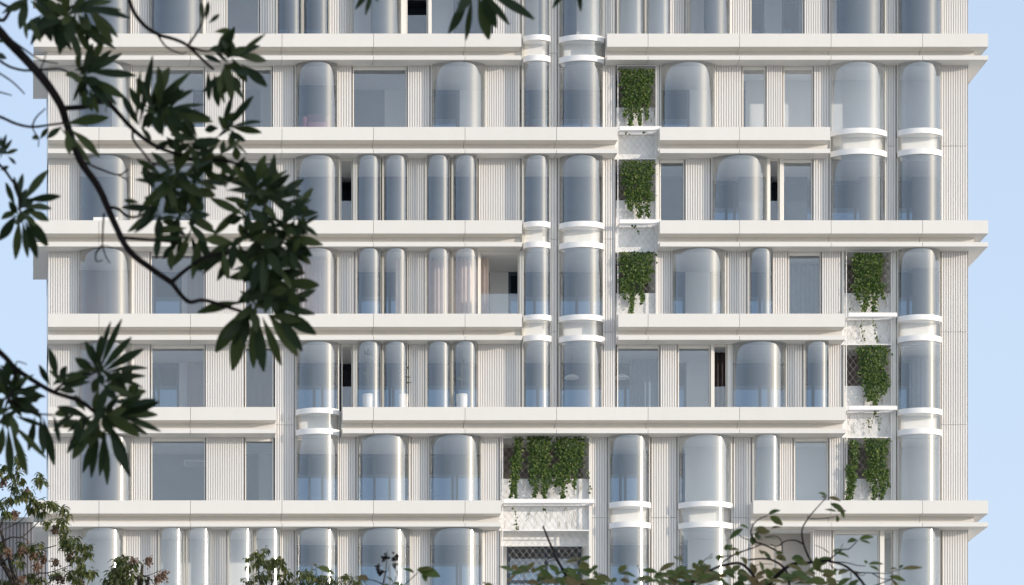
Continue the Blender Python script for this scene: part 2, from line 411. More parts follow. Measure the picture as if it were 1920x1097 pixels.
# curved bay windows
BULGE = 0.62
def bay_profile(x0, x1, off=0.0, nseg=26, y_back=0.28):
    cx, a = (x0 + x1) / 2, (x1 - x0) / 2
    th = R(52); rad = a / math.sin(th); cap = rad * (1 - math.cos(th))
    ys = -(BULGE - cap); q = off / rad
    pts = [(x0 - off, y_back), (x0 - off, y_back * 0.4 + ys * 0.6)]
    for i in range(nseg + 1):
        t = -th + 2 * th * i / nseg
        pts.append((cx + math.sin(t) * (rad + off * a / rad * 1.27), ys + rad * math.cos(th) - math.cos(t) * rad - off * math.cos(t)))
    pts += [(x1 + off, y_back * 0.4 + ys * 0.6), (x1 + off, y_back)]
    return pts
def glass_sheet(m, prof, z0, z1):
    acc = [0.0]
    for i in range(1, len(prof)): acc.append(acc[-1] + math.hypot(prof[i][0]-prof[i-1][0], prof[i][1]-prof[i-1][1]))
    L = acc[-1]; vs, uv, fs = [], [], []
    sc = 0.84 / max(0.48, (prof[-1][0] - prof[0][0]) / 2)
    for i, (x, y) in enumerate(prof):
        e = min(acc[i], L - acc[i]) * (0.75 + 0.25 * sc)
        vs += [(x, y, z0), (x, y, z1)]; uv += [(e, z0), (e, z1)]
    for i in range(len(prof) - 1): fs.append((2*i, 2*i+2, 2*i+3, 2*i+1))
    m.add(vs, fs, uv)
def ring(m, x0, x1, zc0, zc1):
    inn, out = bay_profile(x0, x1, -0.03, y_back=0.05), bay_profile(x0, x1, 0.055, y_back=0.05)
    n = len(inn)
    vs = [(x, y, zc0) for x, y in out] + [(x, y, zc1) for x, y in out] + [(x, y, zc0) for x, y in inn] + [(x, y, zc1) for x, y in inn]
    fs = []
    for i in range(n - 1):
        fs += [(i, i+1, n+i+1, n+i), (2*n+i+1, 2*n+i, 3*n+i, 3*n+i+1), (n+i, n+i+1, 3*n+i+1, 3*n+i), (i+1, i, 2*n+i, 2*n+i+1)]
    fs += [(0, n, 3*n, 2*n), (n-1, 3*n-1, 4*n-1, 2*n-1)]
    m.add(vs, fs)
def plate(m, x0, x1, z0, z1):
    pr = bay_profile(x0, x1, -0.04, y_back=0.30); n = len(pr)
    m.add([(x, y, z0) for x, y in pr] + [(x, y, z1) for x, y in pr],
          [(i, (i+1) % n, n + (i+1) % n, n + i) for i in range(n)] + [tuple(range(n))[::-1], tuple(range(n, 2*n))])
for r, row in enumerate(ROWS):
    zt, zb = row_z(r)
    for t, a, b in row:
        if t != 'T': continue
        x0, x1 = X(a + 1), X(b - 1)
        up = r > 0 and gap_at(r - 1, (a + b) / 2); dn = gap_at(r, (a + b) / 2)
        z1 = zt - 0.002; z0 = zb - (0.15 if dn else 0) + 0.002
        m = MB(); glass_sheet(m, bay_profile(x0, x1), z0, z1)
        w = m.build("curved_window", M_['tube_glass'], tower, smooth=True, uv=True)
        for xa in (x0 - 0.055, x1 + 0.006):
            MB().box(xa, xa + 0.049, -0.03, 0.31, zb - (0.97 if dn else 0), zt).build("jamb", M_['jamb'], w)
        if dn:                                                # spandrel with an upper and a lower collar
            kb, kt = band_z(r)
            m = MB(); glass_sheet(m, bay_profile(x0, x1), kb + 0.21, kt - 0.20)
            s = m.build("curved_spandrel", M_['clear_glass'], tower, smooth=True, uv=True)
            MB().box(x0 + 0.004, x1 - 0.004, 0.03, 0.07, kb + 0.05, kt - 0.05).build("back_panel", M_['ring'], s)
            m = MB(); ring(m, x0, x1, kt - 0.20, kt + 0.0); m.build("collar", M_['ring'], s)
            m = MB(); ring(m, x0, x1, kb + 0.0, kb + 0.21); m.build("collar", M_['ring'], s)
            m = MB(); plate(m, x0, x1, kt - 0.17, kt - 0.05); plate(m, x0, x1, kb + 0.04, kb + 0.16); m.build("closing_plate", M_['soffit'], s)

# flat windows, open sashes, jamb posts
for r, row in enumerate(ROWS):
    zt, zb = row_z(r)
    for t, a, b in row:
        x0, x1 = X(a), X(b)
        if t == 'W':
            f = MB(); e = 0.035
            f.box(x0, x0+e, 0.10, 0.24, zb, zt); f.box(x1-e, x1, 0.10, 0.24, zb, zt)
            f.box(x0+e, x1-e, 0.115, 0.24, zt-0.13, zt-0.002); f.box(x0+e, x1-e, 0.115, 0.24, zb+0.002, zb+0.05)
            w = f.build("flat_window", M_['jamb'], tower)
            m = MB(); m.box(x0+e, x1-e, 0.17, 0.18, zb+0.05, zt-0.13); m.build("pane", M_['flat_glass'], w)
        elif t == 'D':
            f = MB(); e = 0.025
            f.box(x0, x0+e, 0.08, 0.20, zb, zt); f.box(x1-e, x1, 0.08, 0.20, zb, zt); f.box(x0+e, x1-e, 0.09, 0.2, zt-0.06, zt-0.002)
            w = f.build("open_window", M_['jamb'], tower)
            m = MB(); m.box(x0+e, x1-e, 0.12, 0.135, zb+0.002, zb+0.95); m.build("guard_pane", M_['flat_glass'], w)
        elif t == 'J':
            MB().box(x0, x1, -0.02, 0.32, zb - (0.97 if gap_at(r, (a+b)/2) else 0), zt).build("jamb_post", M_['jamb'], tower)

# floor slabs, partitions, back walls
for k in range(-1, 7):
    zb, zt = band_z(k)
    m = MB(); edges = []
    cur = XL
    rows_here = [ROWS[i] for i in (k, k + 1) if 0 <= i < 7]
    spans = set()
    for row in rows_here:
        for t, a, b in row:
            if t in 'TP' and gap_at(k, (a+b)/2) and k >= 0: spans.add((a - 1, b + 1, 'P' if t == 'P' else 'T'))
            elif t == 'P': spans.add((a - 1, b + 1, 'Q'))
    last = []
    for s in sorted(spans):
        if last and s[0] < last[-1][1]:
            if s[2] == 'P': last[-1] = s
            continue
        last.append(s)
    for a, b, t in last:
        if X(a) > cur: m.box(cur, X(a), 0.115, 8, zb + 0.004, zt - 0.004)
        m.box(X(a), X(b), 0.33 if t == 'T' else 0.62, 8, zb + 0.004, zt - 0.004); cur = X(b)
    m.box(cur, XR, 0.115, 8, zb + 0.004, zt - 0.004)
    m.build("floor_slab", M_['soffit'], tower)
for r in range(7):
    zt, zb = row_z(r)
    dark = MB()
    for t, a, b in ROWS[r]:
        if t == 'F' and b - a > 34 and 120 < a < 1700:
            xm = X((a+b)/2); MB().box(xm-0.06, xm+0.06, 0.31, 3.19, zb, zt).build("partition", M_['soffit'], tower)
        if t == 'P':
            for xx in (X(a) - 0.10, X(b) + 0.02): MB().box(xx, xx + 0.08, 0.31, 2.4, zb, zt).build("balcony_side_wall", M_['soffit'], tower)
    for t, a, b in BACKS[r]:
        Yb = 3.2; x0, x1 = X(a, Yb), X(b, Yb)
        x0, x1 = max(x0, XL), min(x1, XR)
        if t == 'w': MB().box(x0, x1, Yb, Yb + 0.1, zb, zt).build("back_wall", M_['soffit'], tower)
        elif t == 'v': MB().box(X(a, 2.0), X(b, 2.0), 2.0, 2.1, zb, zt).build("back_wall", M_['soffit'], tower)
        elif t == 'g': MB().box(x0, x1, Yb, Yb + 0.1, zb, zt).build("back_wall", M_['grey'], tower)
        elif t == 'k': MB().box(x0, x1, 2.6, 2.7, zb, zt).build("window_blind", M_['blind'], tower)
        elif t == 'd': MB().box(x0, x1, 4.2, 4.3, zb, zt).build("rear_wall", M_['dark'], tower)  # dark colour stands in for the dim depth of the room
        elif t == 'c':
            wd = MB(); xx = x0                                # one wardrobe of tall doors with shadow gaps
            while xx < x1:
                wd.box(xx, min(xx + 0.74, x1), 2.9, 2.96, zb, zt - 0.12); xx += 0.752
            wd.box(x0, x1, 2.96, 3.05, zb, zt)
            wd.build("wardrobe", M_['closet'], tower)
        elif t == 'b':
            e = 0.09; fr = MB()
            fr.box(x0, x0+e, Yb, Yb+0.1, zb, zt); fr.box(x1-e, x1, Yb, Yb+0.1, zb, zt); fr.box(x0+e, x1-e, Yb, Yb+0.1, zt-0.12, zt)
            if x1 - x0 > 1.2:
                xm = x0 + (x1-x0)*random.uniform(0.35, 0.65); fr.box(xm-0.05, xm+0.05, Yb+0.005, Yb+0.09, zb, zt-0.12)
            fr.build("door_frame", M_['frame'], tower)
    # rear room lining, its dimness painted in as dark colour, and rear glazing
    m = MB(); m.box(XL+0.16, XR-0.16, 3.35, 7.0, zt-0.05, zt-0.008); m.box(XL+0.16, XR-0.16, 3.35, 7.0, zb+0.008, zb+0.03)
    m.build("dim_rear_lining", M_['dark'], tower)
    f = MB(); xx = XL + 0.2
    while xx < XR - 0.3: f.box(xx, xx+0.09, 7.12, 7.26, zb, zt); xx += 1.32
    f.box(XL+0.16, XR-0.16, 7.14, 7.24, zb+0.9, zb+0.95)
    f = f.build("rear_window", M_['frame'], tower)
    MB().box(XL+0.16, XR-0.16, 7.17, 7.19, zb, zt).build("pane", M_['rear_glass'], f)
# side walls and the storeys above and below the picture
m = MB()
for xa, xb in ((XL, XL+0.15), (XR-0.15, XR)): m.box(xa, xb, 0.32, 8, band_z(6)[0], band_z(-1)[1])
m.build("side_wall", M_['flute'], tower)
MB().box(XL, XR, 0.3, 8, band_z(-1)[1], band_z(-1)[1] + 10).build("upper_storeys", M_['flute'], tower)
MB().box(XL, XR, 0.3, 8, 0, band_z(6)[0]).build("lower_storeys", M_['flute'], tower)

# planted balconies
def net(m, x0, x1, z0, z1, Y, w=0.24, h=0.30, r=0.0042):
    def inside(p, q):
        (xa, za), (xb, zb) = p, q
        return min(xa, xb) >= x0 - 1e-6 and max(xa, xb) <= x1 + 1e-6 and min(za, zb) >= z0 and max(za, zb) <= z1
    nx = max(2, round((x1 - x0) / w)); w = (x1 - x0) / nx
    nz = int((z1 - z0) / (h/2)); h2 = (z1 - z0) / nz
    for j in range(nz):
        for i in range(nx):
            xa, xm, xb = x0 + i*w, x0 + (i+0.5)*w, x0 + (i+1)*w
            za, zc = z0 + j*h2, z0 + (j+1)*h2
            jit = lambda x, z: (x + 0.02*math.sin(z*3.1 + x*2.3), Y + 0.01*math.sin(x*5+z), z)
            segs = [((xa, za), (xm, zc)), ((xb, za), (xm, zc))] if j % 2 == 0 else [((xm, za), (xa, zc)), ((xm, za), (xb, zc))]
            for p, q in segs: m.tube([jit(*p), jit(*q)], r, 4, False)
balconies = []
for r, row in enumerate(ROWS):
    zt, zb = row_z(r)
    for t, a, b in row:
        if t != 'P': continue
        x0, x1 = X(a), X(b); dn = gap_at(r, (a+b)/2)
        z_low = band_z(r)[0] + 0.004 if dn else zb
        br = MB().box(x0 - 0.02, x1 + 0.02, 0.15, 0.25, z_low, zb + (0.98 if r < 6 else 0.3)).build("balcony", M_['stucco'], tower)
        if r == 6 and a < 1000:                               # glazed wall behind a lintel
            MB().box(x0 - 0.02, x1 + 0.02, 0.64, 0.80, zt - 0.48, zt + 0.002).build("lintel", M_['stucco'], br)
            MB().box(x0 - 0.02, x0 + 0.42, 2.0, 2.1, zb, zt).build("balcony_wall", M_['stucco'], br)
            f = MB(); xa, xb = x0 + 0.43, x1 + 0.02
            for q in (0, 0.5, 0.94): f.box(xa + (xb-xa)*q, xa + (xb-xa)*q + 0.12, 2.0, 2.1, zb, zt - 0.30)
            f.box(xa, xb, 2.005, 2.095, zt - 0.30, zt); f.box(xa, xb, 2.005, 2.095, zb + 0.85, zb + 0.97)
            f = f.build("balcony_window", M_['frame'], br)
            MB().box(xa + 0.01, xb - 0.01, 2.04, 2.05, zb, zt - 0.30).build("pane", M_['flat_glass'], f)
        else:
            yw = 0.7 if r == 6 else 2.0
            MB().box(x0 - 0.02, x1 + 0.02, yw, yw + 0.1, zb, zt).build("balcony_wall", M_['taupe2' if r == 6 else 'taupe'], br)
        if dn:
            l = MB(); l.box(x0 + 0.02, x1 + 0.12, -0.50, -0.44, zb - 0.05, zb + 0.10)
            l.box(x0 + 0.02, x0 + 0.06, -0.44, 0.145, zb - 0.05, zb); l.box(x1 + 0.08, x1 + 0.12, -0.44, 0.145, zb - 0.05, zb)
            l.box(x0 + 0.06, x1 + 0.08, 0.09, 0.14, zb - 0.05, zb)
            yy = -0.40
            while yy < 0.06: l.box(x0 + 0.06, x1 + 0.08, yy, yy + 0.012, zb - 0.04, zb - 0.01); yy += 0.12
            l.build("ledge", M_['ring'], br)
        if not (r == 6 and a > 1400):
          n = MB(); net(n, x0 + 0.02, x1 - 0.02, z_low + 0.02, zt - 0.03, -0.10); n.build("rope_net", M_['rope'], br)
        f = MB(); f.box(x0, x0+0.03, -0.12, -0.08, z_low, zt); f.box(x1-0.03, x1, -0.12, -0.08, z_low, zt); f.box(x0+0.03, x1-0.03, -0.12, -0.08, zt-0.05, zt-0.01)
        f.build("net_frame", M_['ring'], br)
        balconies.append((r, a, b, x0, x1, z_low, zb, zt))

# ------------------------------------------------------------------ hanging vines
def vine(label, x0p, x1p, ytop, yblock, tips, dens=1.0, seedv=1, tendrils=None, trail=()):
    rnd = random.Random(seedv); Y = -0.16
    top = P((x0p + x1p)/2, ytop, Y)
    t = thing("hanging_vine", label, "plant", top, "vines hanging in front of the planted balconies")
    lv, sm = MB(), MB()
    def put(px, py, dy):
        c = P(px, py, Y + dy)
        d = Vector((rnd.uniform(-0.7, 0.7), rnd.uniform(-0.8, 0.1), rnd.uniform(-1, -0.25)))
        nr = Vector((rnd.uniform(-0.6, 0.6), -1, rnd.uniform(-0.1, 0.9)))
        L = rnd.uniform(0.045, 0.125)
        lv.leaf(c, d, nr, L, L * rnd.uniform(0.55, 0.8), rnd.uniform(0.0, 0.4), 0.15, 3, 'oval', 0.15)
    wdt = x1p - x0p
    n = int(wdt * (yblock - ytop) * 0.36 * dens)
    for i in range(n):
        v = rnd.random() ** 1.2; u = rnd.random()
        edge = 2.2 * math.sin(v * 19 + seedv) + 1.5 * math.sin(v * 43 + seedv * 2)
        shrink = 1.0 - 0.30 * max(0.0, v - 0.25) / 0.75
        px = (x0p + x1p)/2 + (u - 0.5) * wdt * shrink + edge * (1 if u > 0.5 else -1) * abs(u - 0.5) * 2 + (rnd.gauss(0, 3.5) if rnd.random() < 0.33 else 0)
        py = ytop + v * (yblock - ytop) + (2.5 * math.sin(px * 0.7 + seedv) if v < 0.12 else 0)
        bulge = 0.16 * math.sin(math.pi * min(1, max(0, u))) * (0.4 + 0.6 * math.sin(math.pi * min(1, v + 0.15)))
        put(px, py, -rnd.uniform(0, 1) * bulge - 0.02)
    for tx, ty, tw in tips:                                   # tapering tassels under the block
        xs = min(max(tx + rnd.uniform(-3, 3), x0p + 3), x1p - 3)
        m_ = int((ty - yblock + 8) * tw * 0.33 * dens) + 4
        ph = rnd.uniform(0, 6)
        for i in range(m_):
            v = rnd.random() ** 1.25
            py = yblock - 8 + v * (ty - yblock + 8)
            cx = xs + (tx - xs) * v + 1.6 * math.sin(v * 7 + ph)
            px = cx + rnd.gauss(0, 0.36) * tw * (1.0 - 0.75 * v)
            put(px, py, -rnd.uniform(0, 0.08))
        pts = [P(xs + (tx - xs)*v + 1.6*math.sin(v*7 + ph), ytop + (ty - 2 - ytop)*v, Y - 0.01) for v in [k/8 for k in range(9)]]
        sm.tube(pts, 0.007, 4)
    for pl in trail:                                          # thin sprigs that trail lower down
        pts = [P(x, y, Y) for x, y in pl]
        sm.tube(pts, 0.006, 4)
        for i in range(len(pl) - 1):
            (xa, ya), (xb, yb) = pl[i], pl[i+1]
            for q in range(max(2, int(math.hypot(xb-xa, yb-ya) * 0.45))):
                v = rnd.random(); put(xa + (xb-xa)*v + rnd.gauss(0, 1.6), ya + (yb-ya)*v, -0.02)
    lv.build("leaves", M_['leaf_vine'], t); sm.build("stems", M_['stem'], t)
    if tendrils:
        d = MB()
        for xa, xb, ya, yb, cnt in tendrils:
            for i in range(int(cnt * 0.55)):
                x, y = rnd.uniform(xa, xb), rnd.uniform(ya, yb); pts = []
                dx = rnd.uniform(-1.2, 1.2)
                for q in range(7):
                    pts.append(P(x, y, 0.13 - rnd.random()*0.03)); x += dx + rnd.uniform(-1.8, 1.8); y += rnd.uniform(1, 4.5)
                    x = min(max(x, xa), xb)
                    if y > yb: break
                if len(pts) > 2: d.tube(pts, rnd.uniform(0.0035, 0.007), 4, False)
        d.build("dry_tendrils", M_['dry'], t)["kind"] = "stuff"
    return t
vine("dense square topped green vine, highest in the left balcony stack", 1164, 1225, 129, 190, [(1173, 218, 14), (1183, 234, 16), (1198, 232, 14), (1212, 222, 10)], 1.0, 1,
     [(1160, 1228, 186, 232, 26), (1210, 1229, 150, 232, 14)], [[(1170, 243), (1180, 252)], [(1208, 243), (1212, 250)]])
vine("green vine tapering to one long tassel, middle of the left balcony stack", 1165, 1226, 302, 366, [(1182, 392, 16), (1198, 408, 18), (1214, 404, 14)], 1.0, 2,
     [(1160, 1228, 362, 404, 8)], [[(1190, 420), (1198, 438)], [(1184, 420), (1190, 428)]])
vine("green vine with two long thin tassels, lowest in the left balcony stack", 1163, 1225, 472, 528, [(1166, 548, 10), (1184, 586, 16), (1203, 568, 13), (1172, 560, 10)], 1.0, 3,
     [(1160, 1225, 536, 584, 6)])
vine("wide leafy vine beside the curved window, top of the right balcony stack", 1598, 1656, 475, 540, [(1608, 560, 14), (1622, 582, 18), (1640, 582, 18), (1655, 560, 10)], 1.0, 4,
     [(1588, 1668, 540, 584, 22), (1655, 1670, 520, 584, 14), (1588, 1668, 596, 640, 22)], [[(1615, 598), (1618, 640)], [(1636, 596), (1640, 620), (1648, 642)], [(1596, 576), (1600, 582)]])
vine("vine narrowing to a point over the white ledge, middle of the right balcony stack", 1607, 1664, 648, 708, [(1630, 750, 26), (1642, 768, 20), (1655, 738, 16), (1664, 730, 8)], 1.0, 5,
     [(1588, 1668, 706, 760, 16), (1590, 1668, 770, 815, 18)], [[(1640, 770), (1634, 800)], [(1628, 782), (1630, 812)], [(1648, 776), (1648, 808)]])
vine("thin single strand of vine at the left edge of the lowest right balcony", 1594, 1608, 825, 880, [(1590, 936, 14), (1597, 934, 12)], 1.2, 6, [(1588, 1668, 870, 930, 30)])
vine("long full vine with two tails in the lowest right balcony", 1622, 1664, 822, 886, [(1628, 900, 14), (1638, 936, 14), (1655, 934, 18), (1666, 912, 8)], 1.0, 7)
vine("thin bright strand of vine on the left of the wide balcony", 965, 978, 820, 862, [(958, 930, 12), (966, 932, 14)], 1.4, 8,
     [(944, 1100, 880, 932, 60), (944, 1100, 946, 994, 55)], [[(961, 948), (966, 960)], [(966, 960), (970, 992)]])
vine("tall middle vine of three in the wide balcony, with a trailing tip", 990, 1033, 818, 886, [(1003, 930, 14), (1022, 932, 18), (1034, 906, 10), (998, 910, 10)], 1.0, 9, None, [[(1018, 948), (1024, 962)]])
vine("broad right hand vine of three in the wide balcony", 1041, 1097, 820, 876, [(1044, 910, 12), (1054, 936, 16), (1078, 916, 10), (1066, 904, 12)], 1.0, 10, None, [[(1103, 880), (1105, 925)]])

# ------------------------------------------------------------------ things seen through the windows
def curtain(label, x0p, x1p, r, mat, Y=0.7, folds=None, zfrac=1.0):
    zt, zb = row_z(r); x0, x1 = X(x0p, Y), X(x1p, Y)
    n = max(12, int((x1 - x0) / 0.02)); f = 2*math.pi / 0.17
    front = []
    for i in range(n + 1):
        x = x0 + (x1 - x0) * i / n
        front.append((x, Y + 0.04 * math.sin(f * x) + 0.015 * math.sin(f * 0.37 * x)))
    loop = front + [(x, y + 0.006) for x, y in reversed(front)]
    N = len(loop); m = MB()
    m.add([(x, y, zb + 0.01) for x, y in loop] + [(x, y, zt - 0.10) for x, y in loop], [(i, (i+1) % N, N + (i+1) % N, N + i) for i in range(N)])
    o = m.build("curtain", M_[mat], None, True)
    return tag(o, label, "curtain", "curtains behind the glass")
curtain("pale pleated curtain filling a narrow curved window above the potted plants", 798, 846, 3, 'curtain')
curtain("pale pleated curtain in the narrow curved window next to the open loggia", 849, 897, 3, 'curtain')
curtain("pale curtain covering only the right half of a narrow curved window", 742, 766, 3, 'curtain')
curtain("narrow pale curtain hanging at the left edge of the open loggia", 902, 917, 3, 'curtain')
curtain("pale grey curtain in the curved window half hidden by the dark leaves", 556, 634, 3, 'curtain')
curtain("dark brown curtain in the narrow open window between two white posts", 1338, 1364, 4, 'curtain2', 0.9)
curtain("blue grey curtain in the flat window left of the planted balcony", 1478, 1542, 3, 'curtain3', 1.6)
curtain("sheer blue grey curtain drawn at the right of a wide flat window", 1180, 1240, 4, 'curtain3', 2.2)
curtain("blue grey curtain in the right hand curved window beside the middle ledge", 1705, 1745, 4, 'curtain3', 1.8)

def potted_plant(px, r, label, hgt, pr, kind):
    zt, zb = row_z(r); Y = -0.05; c = Vector((X(px, Y), Y, zb))
    rnd = random.Random(int(px))
    t = thing("potted_plant", label, "plant pot", c, "white pots behind the narrow curved windows")
    h = 0.62
    MB().lathe(c, [(0.0, 0.0), (pr*0.82, 0.0), (pr*0.95, 0.08), (pr, h*0.7), (pr, h), (pr*0.9, h), (pr*0.9, h-0.06), (0, h-0.06)]).build("pot", M_['pot'], t, True)
    st, lv = MB(), MB()
    for i in range(kind):
        a = rnd.uniform(0, 6.28); lean = rnd.uniform(0.05, 0.22)
        pts = [c + Vector((math.cos(a)*lean*q*q*0.5, math.sin(a)*lean*q*q*0.25, h - 0.05 + hgt*q)) for q in (0, 0.25, 0.5, 0.75, 1)]
        st.tube(pts, [0.012, 0.01, 0.008, 0.006, 0.004], 5)
        for q in range(5):
            p = pts[2 + q % 3]; d = Vector((rnd.uniform(-1, 1), rnd.uniform(-0.5, 0.5), rnd.uniform(0, 1)))
            lv.leaf(p, d, Vector((0, -1, 0.3)), rnd.uniform(0.15, 0.3), 0.045, 0.3, 0.2, 4, 'lance')
    st.build("stems", M_['stem'], t); lv.build("leaves", M_['leaf_dark'], t)
potted_plant(690, 4, "large white pot with tall dry twigs, leftmost of the three pots", 1.5, 0.21, 9)
potted_plant(757, 4, "white pot half hidden by the edge of its window, middle of the three pots", 0.9, 0.17, 7)
potted_plant(866, 4, "white pot with slim upright stems, rightmost of the three pots", 1.2, 0.21, 8)

def pendant(px, py, label):
    Y = 1.8; c = P(px, py, Y)
    t = thing("pendant_lamp", label, "lamp", c, "round pendant lamps in the rooms")
    MB().lathe(c, [(0.0, 0.10), (0.12, 0.09), (0.24, 0.03), (0.29, -0.05), (0.28, -0.05), (0.22, 0.02), (0, 0.07)], 24).build("lamp_shade", M_['lamp'], t, True)
    ztop = band_z(3)[0]
    MB().tube([c + Vector((0, 0, 0.10)), Vector((c.x, c.y, ztop))], 0.006, 5).build("cord", M_['frame'], t)
pendant(1072, 707, "pale round pendant lamp in the curved window between two collars")
pendant(1166, 707, "pale round pendant lamp behind the wide flat window")

def armchair(px, r, label, mat, Y=1.1):
    zt, zb = row_z(r); c = Vector((X(px, Y), Y, zb))
    t = thing("armchair", label, "armchair", c)
    def cushion(m, x0, x1, y0, y1, z0, z1, rr=0.09):
        m.box(x0, x1, y0, y1, z0, z1)
    def soft(m, name):
        o = m.build(name, M_[mat], t, True)
        b = o.modifiers.new("bevel", 'BEVEL'); b.width = 0.08; b.segments = 4
        return o
    s = MB(); cushion(s, c.x-0.36, c.x+0.36, Y-0.35, Y+0.35, zb+0.18, zb+0.46); soft(s, "seat")
    s = MB(); cushion(s, c.x-0.34, c.x+0.34, Y+0.28, Y+0.46, zb+0.30, zb+0.92); soft(s, "backrest")
    for sx in (-1, 1):
        s = MB(); cushion(s, c.x+sx*0.44-0.09, c.x+sx*0.44+0.09, Y-0.33, Y+0.40, zb+0.18, zb+0.68); soft(s, "armrest")
        for sy in (-0.28, 0.36):
            MB().tube([(c.x+sx*0.33, Y+sy, zb+0.20), (c.x+sx*0.36, Y+sy, zb)], [0.025, 0.015], 8).build("leg", M_['frame'], t)
    return t
armchair(592, 1, "plum coloured armchair behind the curved window near the dark leaves", 'plum', 0.5)
armchair(1003, 1, "coral armchair behind the narrow curved window beside the collars", 'orange', 1.9)
# leafy house plant behind the coral chair
zt, zb = row_z(1); c = Vector((X(1000, 1.9), 1.9, zb))
t = thing("house_plant", "tall leafy house plant behind the coral armchair", "plant", c)
MB().lathe(c, [(0, 0), (0.18, 0), (0.22, 0.4), (0.2, 0.4), (0.2, 0.35), (0, 0.35)]).build("pot", M_['pot'], t, True)
lv, st = MB(), MB(); rnd = random.Random(5)
for i in range(16):
    a = rnd.uniform(0, 6.28); tip = c + Vector((math.cos(a)*rnd.uniform(0.2, 0.6), math.sin(a)*0.35, rnd.uniform(1.0, 1.7)))
    st.tube([c + Vector((0, 0, 0.3)), (c + tip)/2 + Vector((0, 0, 0.25)), tip], 0.008, 5)
    lv.leaf(tip, Vector((math.cos(a), math.sin(a)*0.4, -0.3)), Vector((0, -0.6, 1)), 0.34, 0.24, 0.3, 0.15, 5, 'oval')
lv.build("leaves", M_['leaf_dark'], t); st.build("stems", M_['stem'], t)
# air conditioner on the rear wall of the big flat-windowed room
Yq = 3.0; c = P(365, 868, Yq)
t = thing("air_conditioner", "pale air conditioner high on the wall behind the wide flat window", "air conditioner", c)
o = MB().box(c.x-0.42, c.x+0.42, Yq-0.02, Yq+0.19, c.z-0.14, c.z+0.14).build("body", M_['pot'], t)
b = o.modifiers.new("bevel", 'BEVEL'); b.width = 0.05; b.segments = 3
m = MB()
for q in range(3): m.box(c.x-0.36, c.x+0.36, Yq-0.035, Yq-0.021, c.z-0.11+q*0.05, c.z-0.085+q*0.05)
m.build("louvre", M_['grey'], t)
# white box standing on a ledge
m = MB().box(X(175, -0.6), X(222, -0.6), -0.62, -0.30, band_z(2)[1] + 0.002, band_z(2)[1] + 0.15)
tag(m.build("ledge_box", M_['ring']), "low white box on the ledge under a curved window near the left corner", "box")

# ------------------------------------------------------------------ neighbouring block, low at the left
Yn = 30.0
nb = thing("neighbouring_block", "grey ribbed block with a flat roof rising behind the tower's left corner", "building", (X(-60, Yn), Yn + 5, 0))
x0, x1 = X(-330, Yn), X(140, Yn); zn = Z(980, Yn)
m = MB(); n = int((x1 - x0) / 0.16); p = (x1 - x0) / n; pts = []
for i in range(n): pts += [(x0+i*p, Yn), (x0+i*p+p*0.62, Yn), (x0+i*p+p*0.66, Yn+0.06), (x0+i*p+p*0.96, Yn+0.06)]
loop = pts + [(x1, Yn), (x1, Yn+12), (x0, Yn+12)]; N = len(loop)
m.add([(x, y, 0) for x, y in loop] + [(x, y, zn) for x, y in loop], [(i, (i+1) % N, N+(i+1) % N, N+i) for i in range(N)] + [tuple(range(N, 2*N))])
m.build("ribbed_wall", M_['metal'], nb)
MB().box(x0-0.05, x1+0.05, Yn-0.12, Yn+12.1, zn+0.004, zn+0.22).build("coping", M_['concrete'], nb)
MB().box(X(57, Yn), X(72, Yn), Yn+0.6, Yn+2.0, zn+0.22, zn+0.75).build("roof_hatch", M_['metal'], nb)

# ------------------------------------------------------------------ added block, out of view behind the viewer, to keep the street trees in shade
ob = thing("added_shade_block", "added unseen concrete block behind the viewer that shades the street trees", "building", (60, -190, 0))
MB().box(-90, 230, -200, -180, 0, 30).build("walls", M_['concrete'], ob)
m = MB()
for fl in range(8):
    m.box(-88, 228, -179.99, -179.9, 2 + fl*3.5, 3.6 + fl*3.5)
m.build("window_strip", M_['frame'], ob)
MB().box(-90.3, 230.3, -200.3, -179.7, 30.004, 30.5).build("roof", M_['concrete'], ob)

# ------------------------------------------------------------------ trees
def branch(m, pts, Y, r0, r1, n=7, yj=0.0, sub=4):
    """smooth a polyline of (x, y) picture points lying at depth Y"""
    ps = [P(x, y, Y + (yj * math.sin(i * 2.1))) for i, (x, y) in enumerate(pts)]
    out = []
    for i in range(len(ps) - 1):
        p0, p1, p2, p3 = ps[max(i-1, 0)], ps[i], ps[i+1], ps[min(i+2, len(ps)-1)]
        for q in range(sub):
            t = q / sub
            out.append(0.5 * ((2*p1) + (p2-p0)*t + (2*p0-5*p1+4*p2-p3)*t*t + (3*p1-p0-3*p2+p3)*t**3))
    out.append(ps[-1])
    k = len(out) - 1
    m.tube(out, [r0 + (r1-r0)*i/k for i in range(k+1)], n)
    return out

# --- dark foreground tree
YA = -DIST + 18.0
SA = MPP * 18.0 / DIST                                        # metres per pixel at that depth
tA = thing("foreground_tree", "dark out of focus branches with long glossy leaves hanging in from the left", "tree", (-2.3, YA, 0))
br = MB()
br.tube([(-2.3, YA, 0), (-2.25, YA, 1.5), (-2.1, YA+0.05, 3.2), (-1.9, YA, 5.2), (-1.6, YA, 7.0), (-1.0, YA, 8.6)], [0.17, 0.15, 0.13, 0.11, 0.085, 0.05], 12)
br.build("trunk", M_['bark'], tA, True)
br = MB()
def B(pts, w0, w1, dy=0.0, yj=0.05): branch(br, pts, YA + dy, w0*SA/2, w1*SA/2, 8, yj)
B([(-420, -420), (-160, -90), (-20, 40), (12, 74), (45, 108), (85, 153), (114, 198), (127, 238), (150, 300), (185, 352), (213, 415), (242, 470), (290, 508), (322, 530)], 19, 10)
B([(322, 530), (352, 565), (384, 563), (440, 580), (470, 590)], 9, 5)
B([(325, 526), (350, 505), (385, 482), (420, 474), (480, 470), (530, 455)], 8, 4, -0.03)
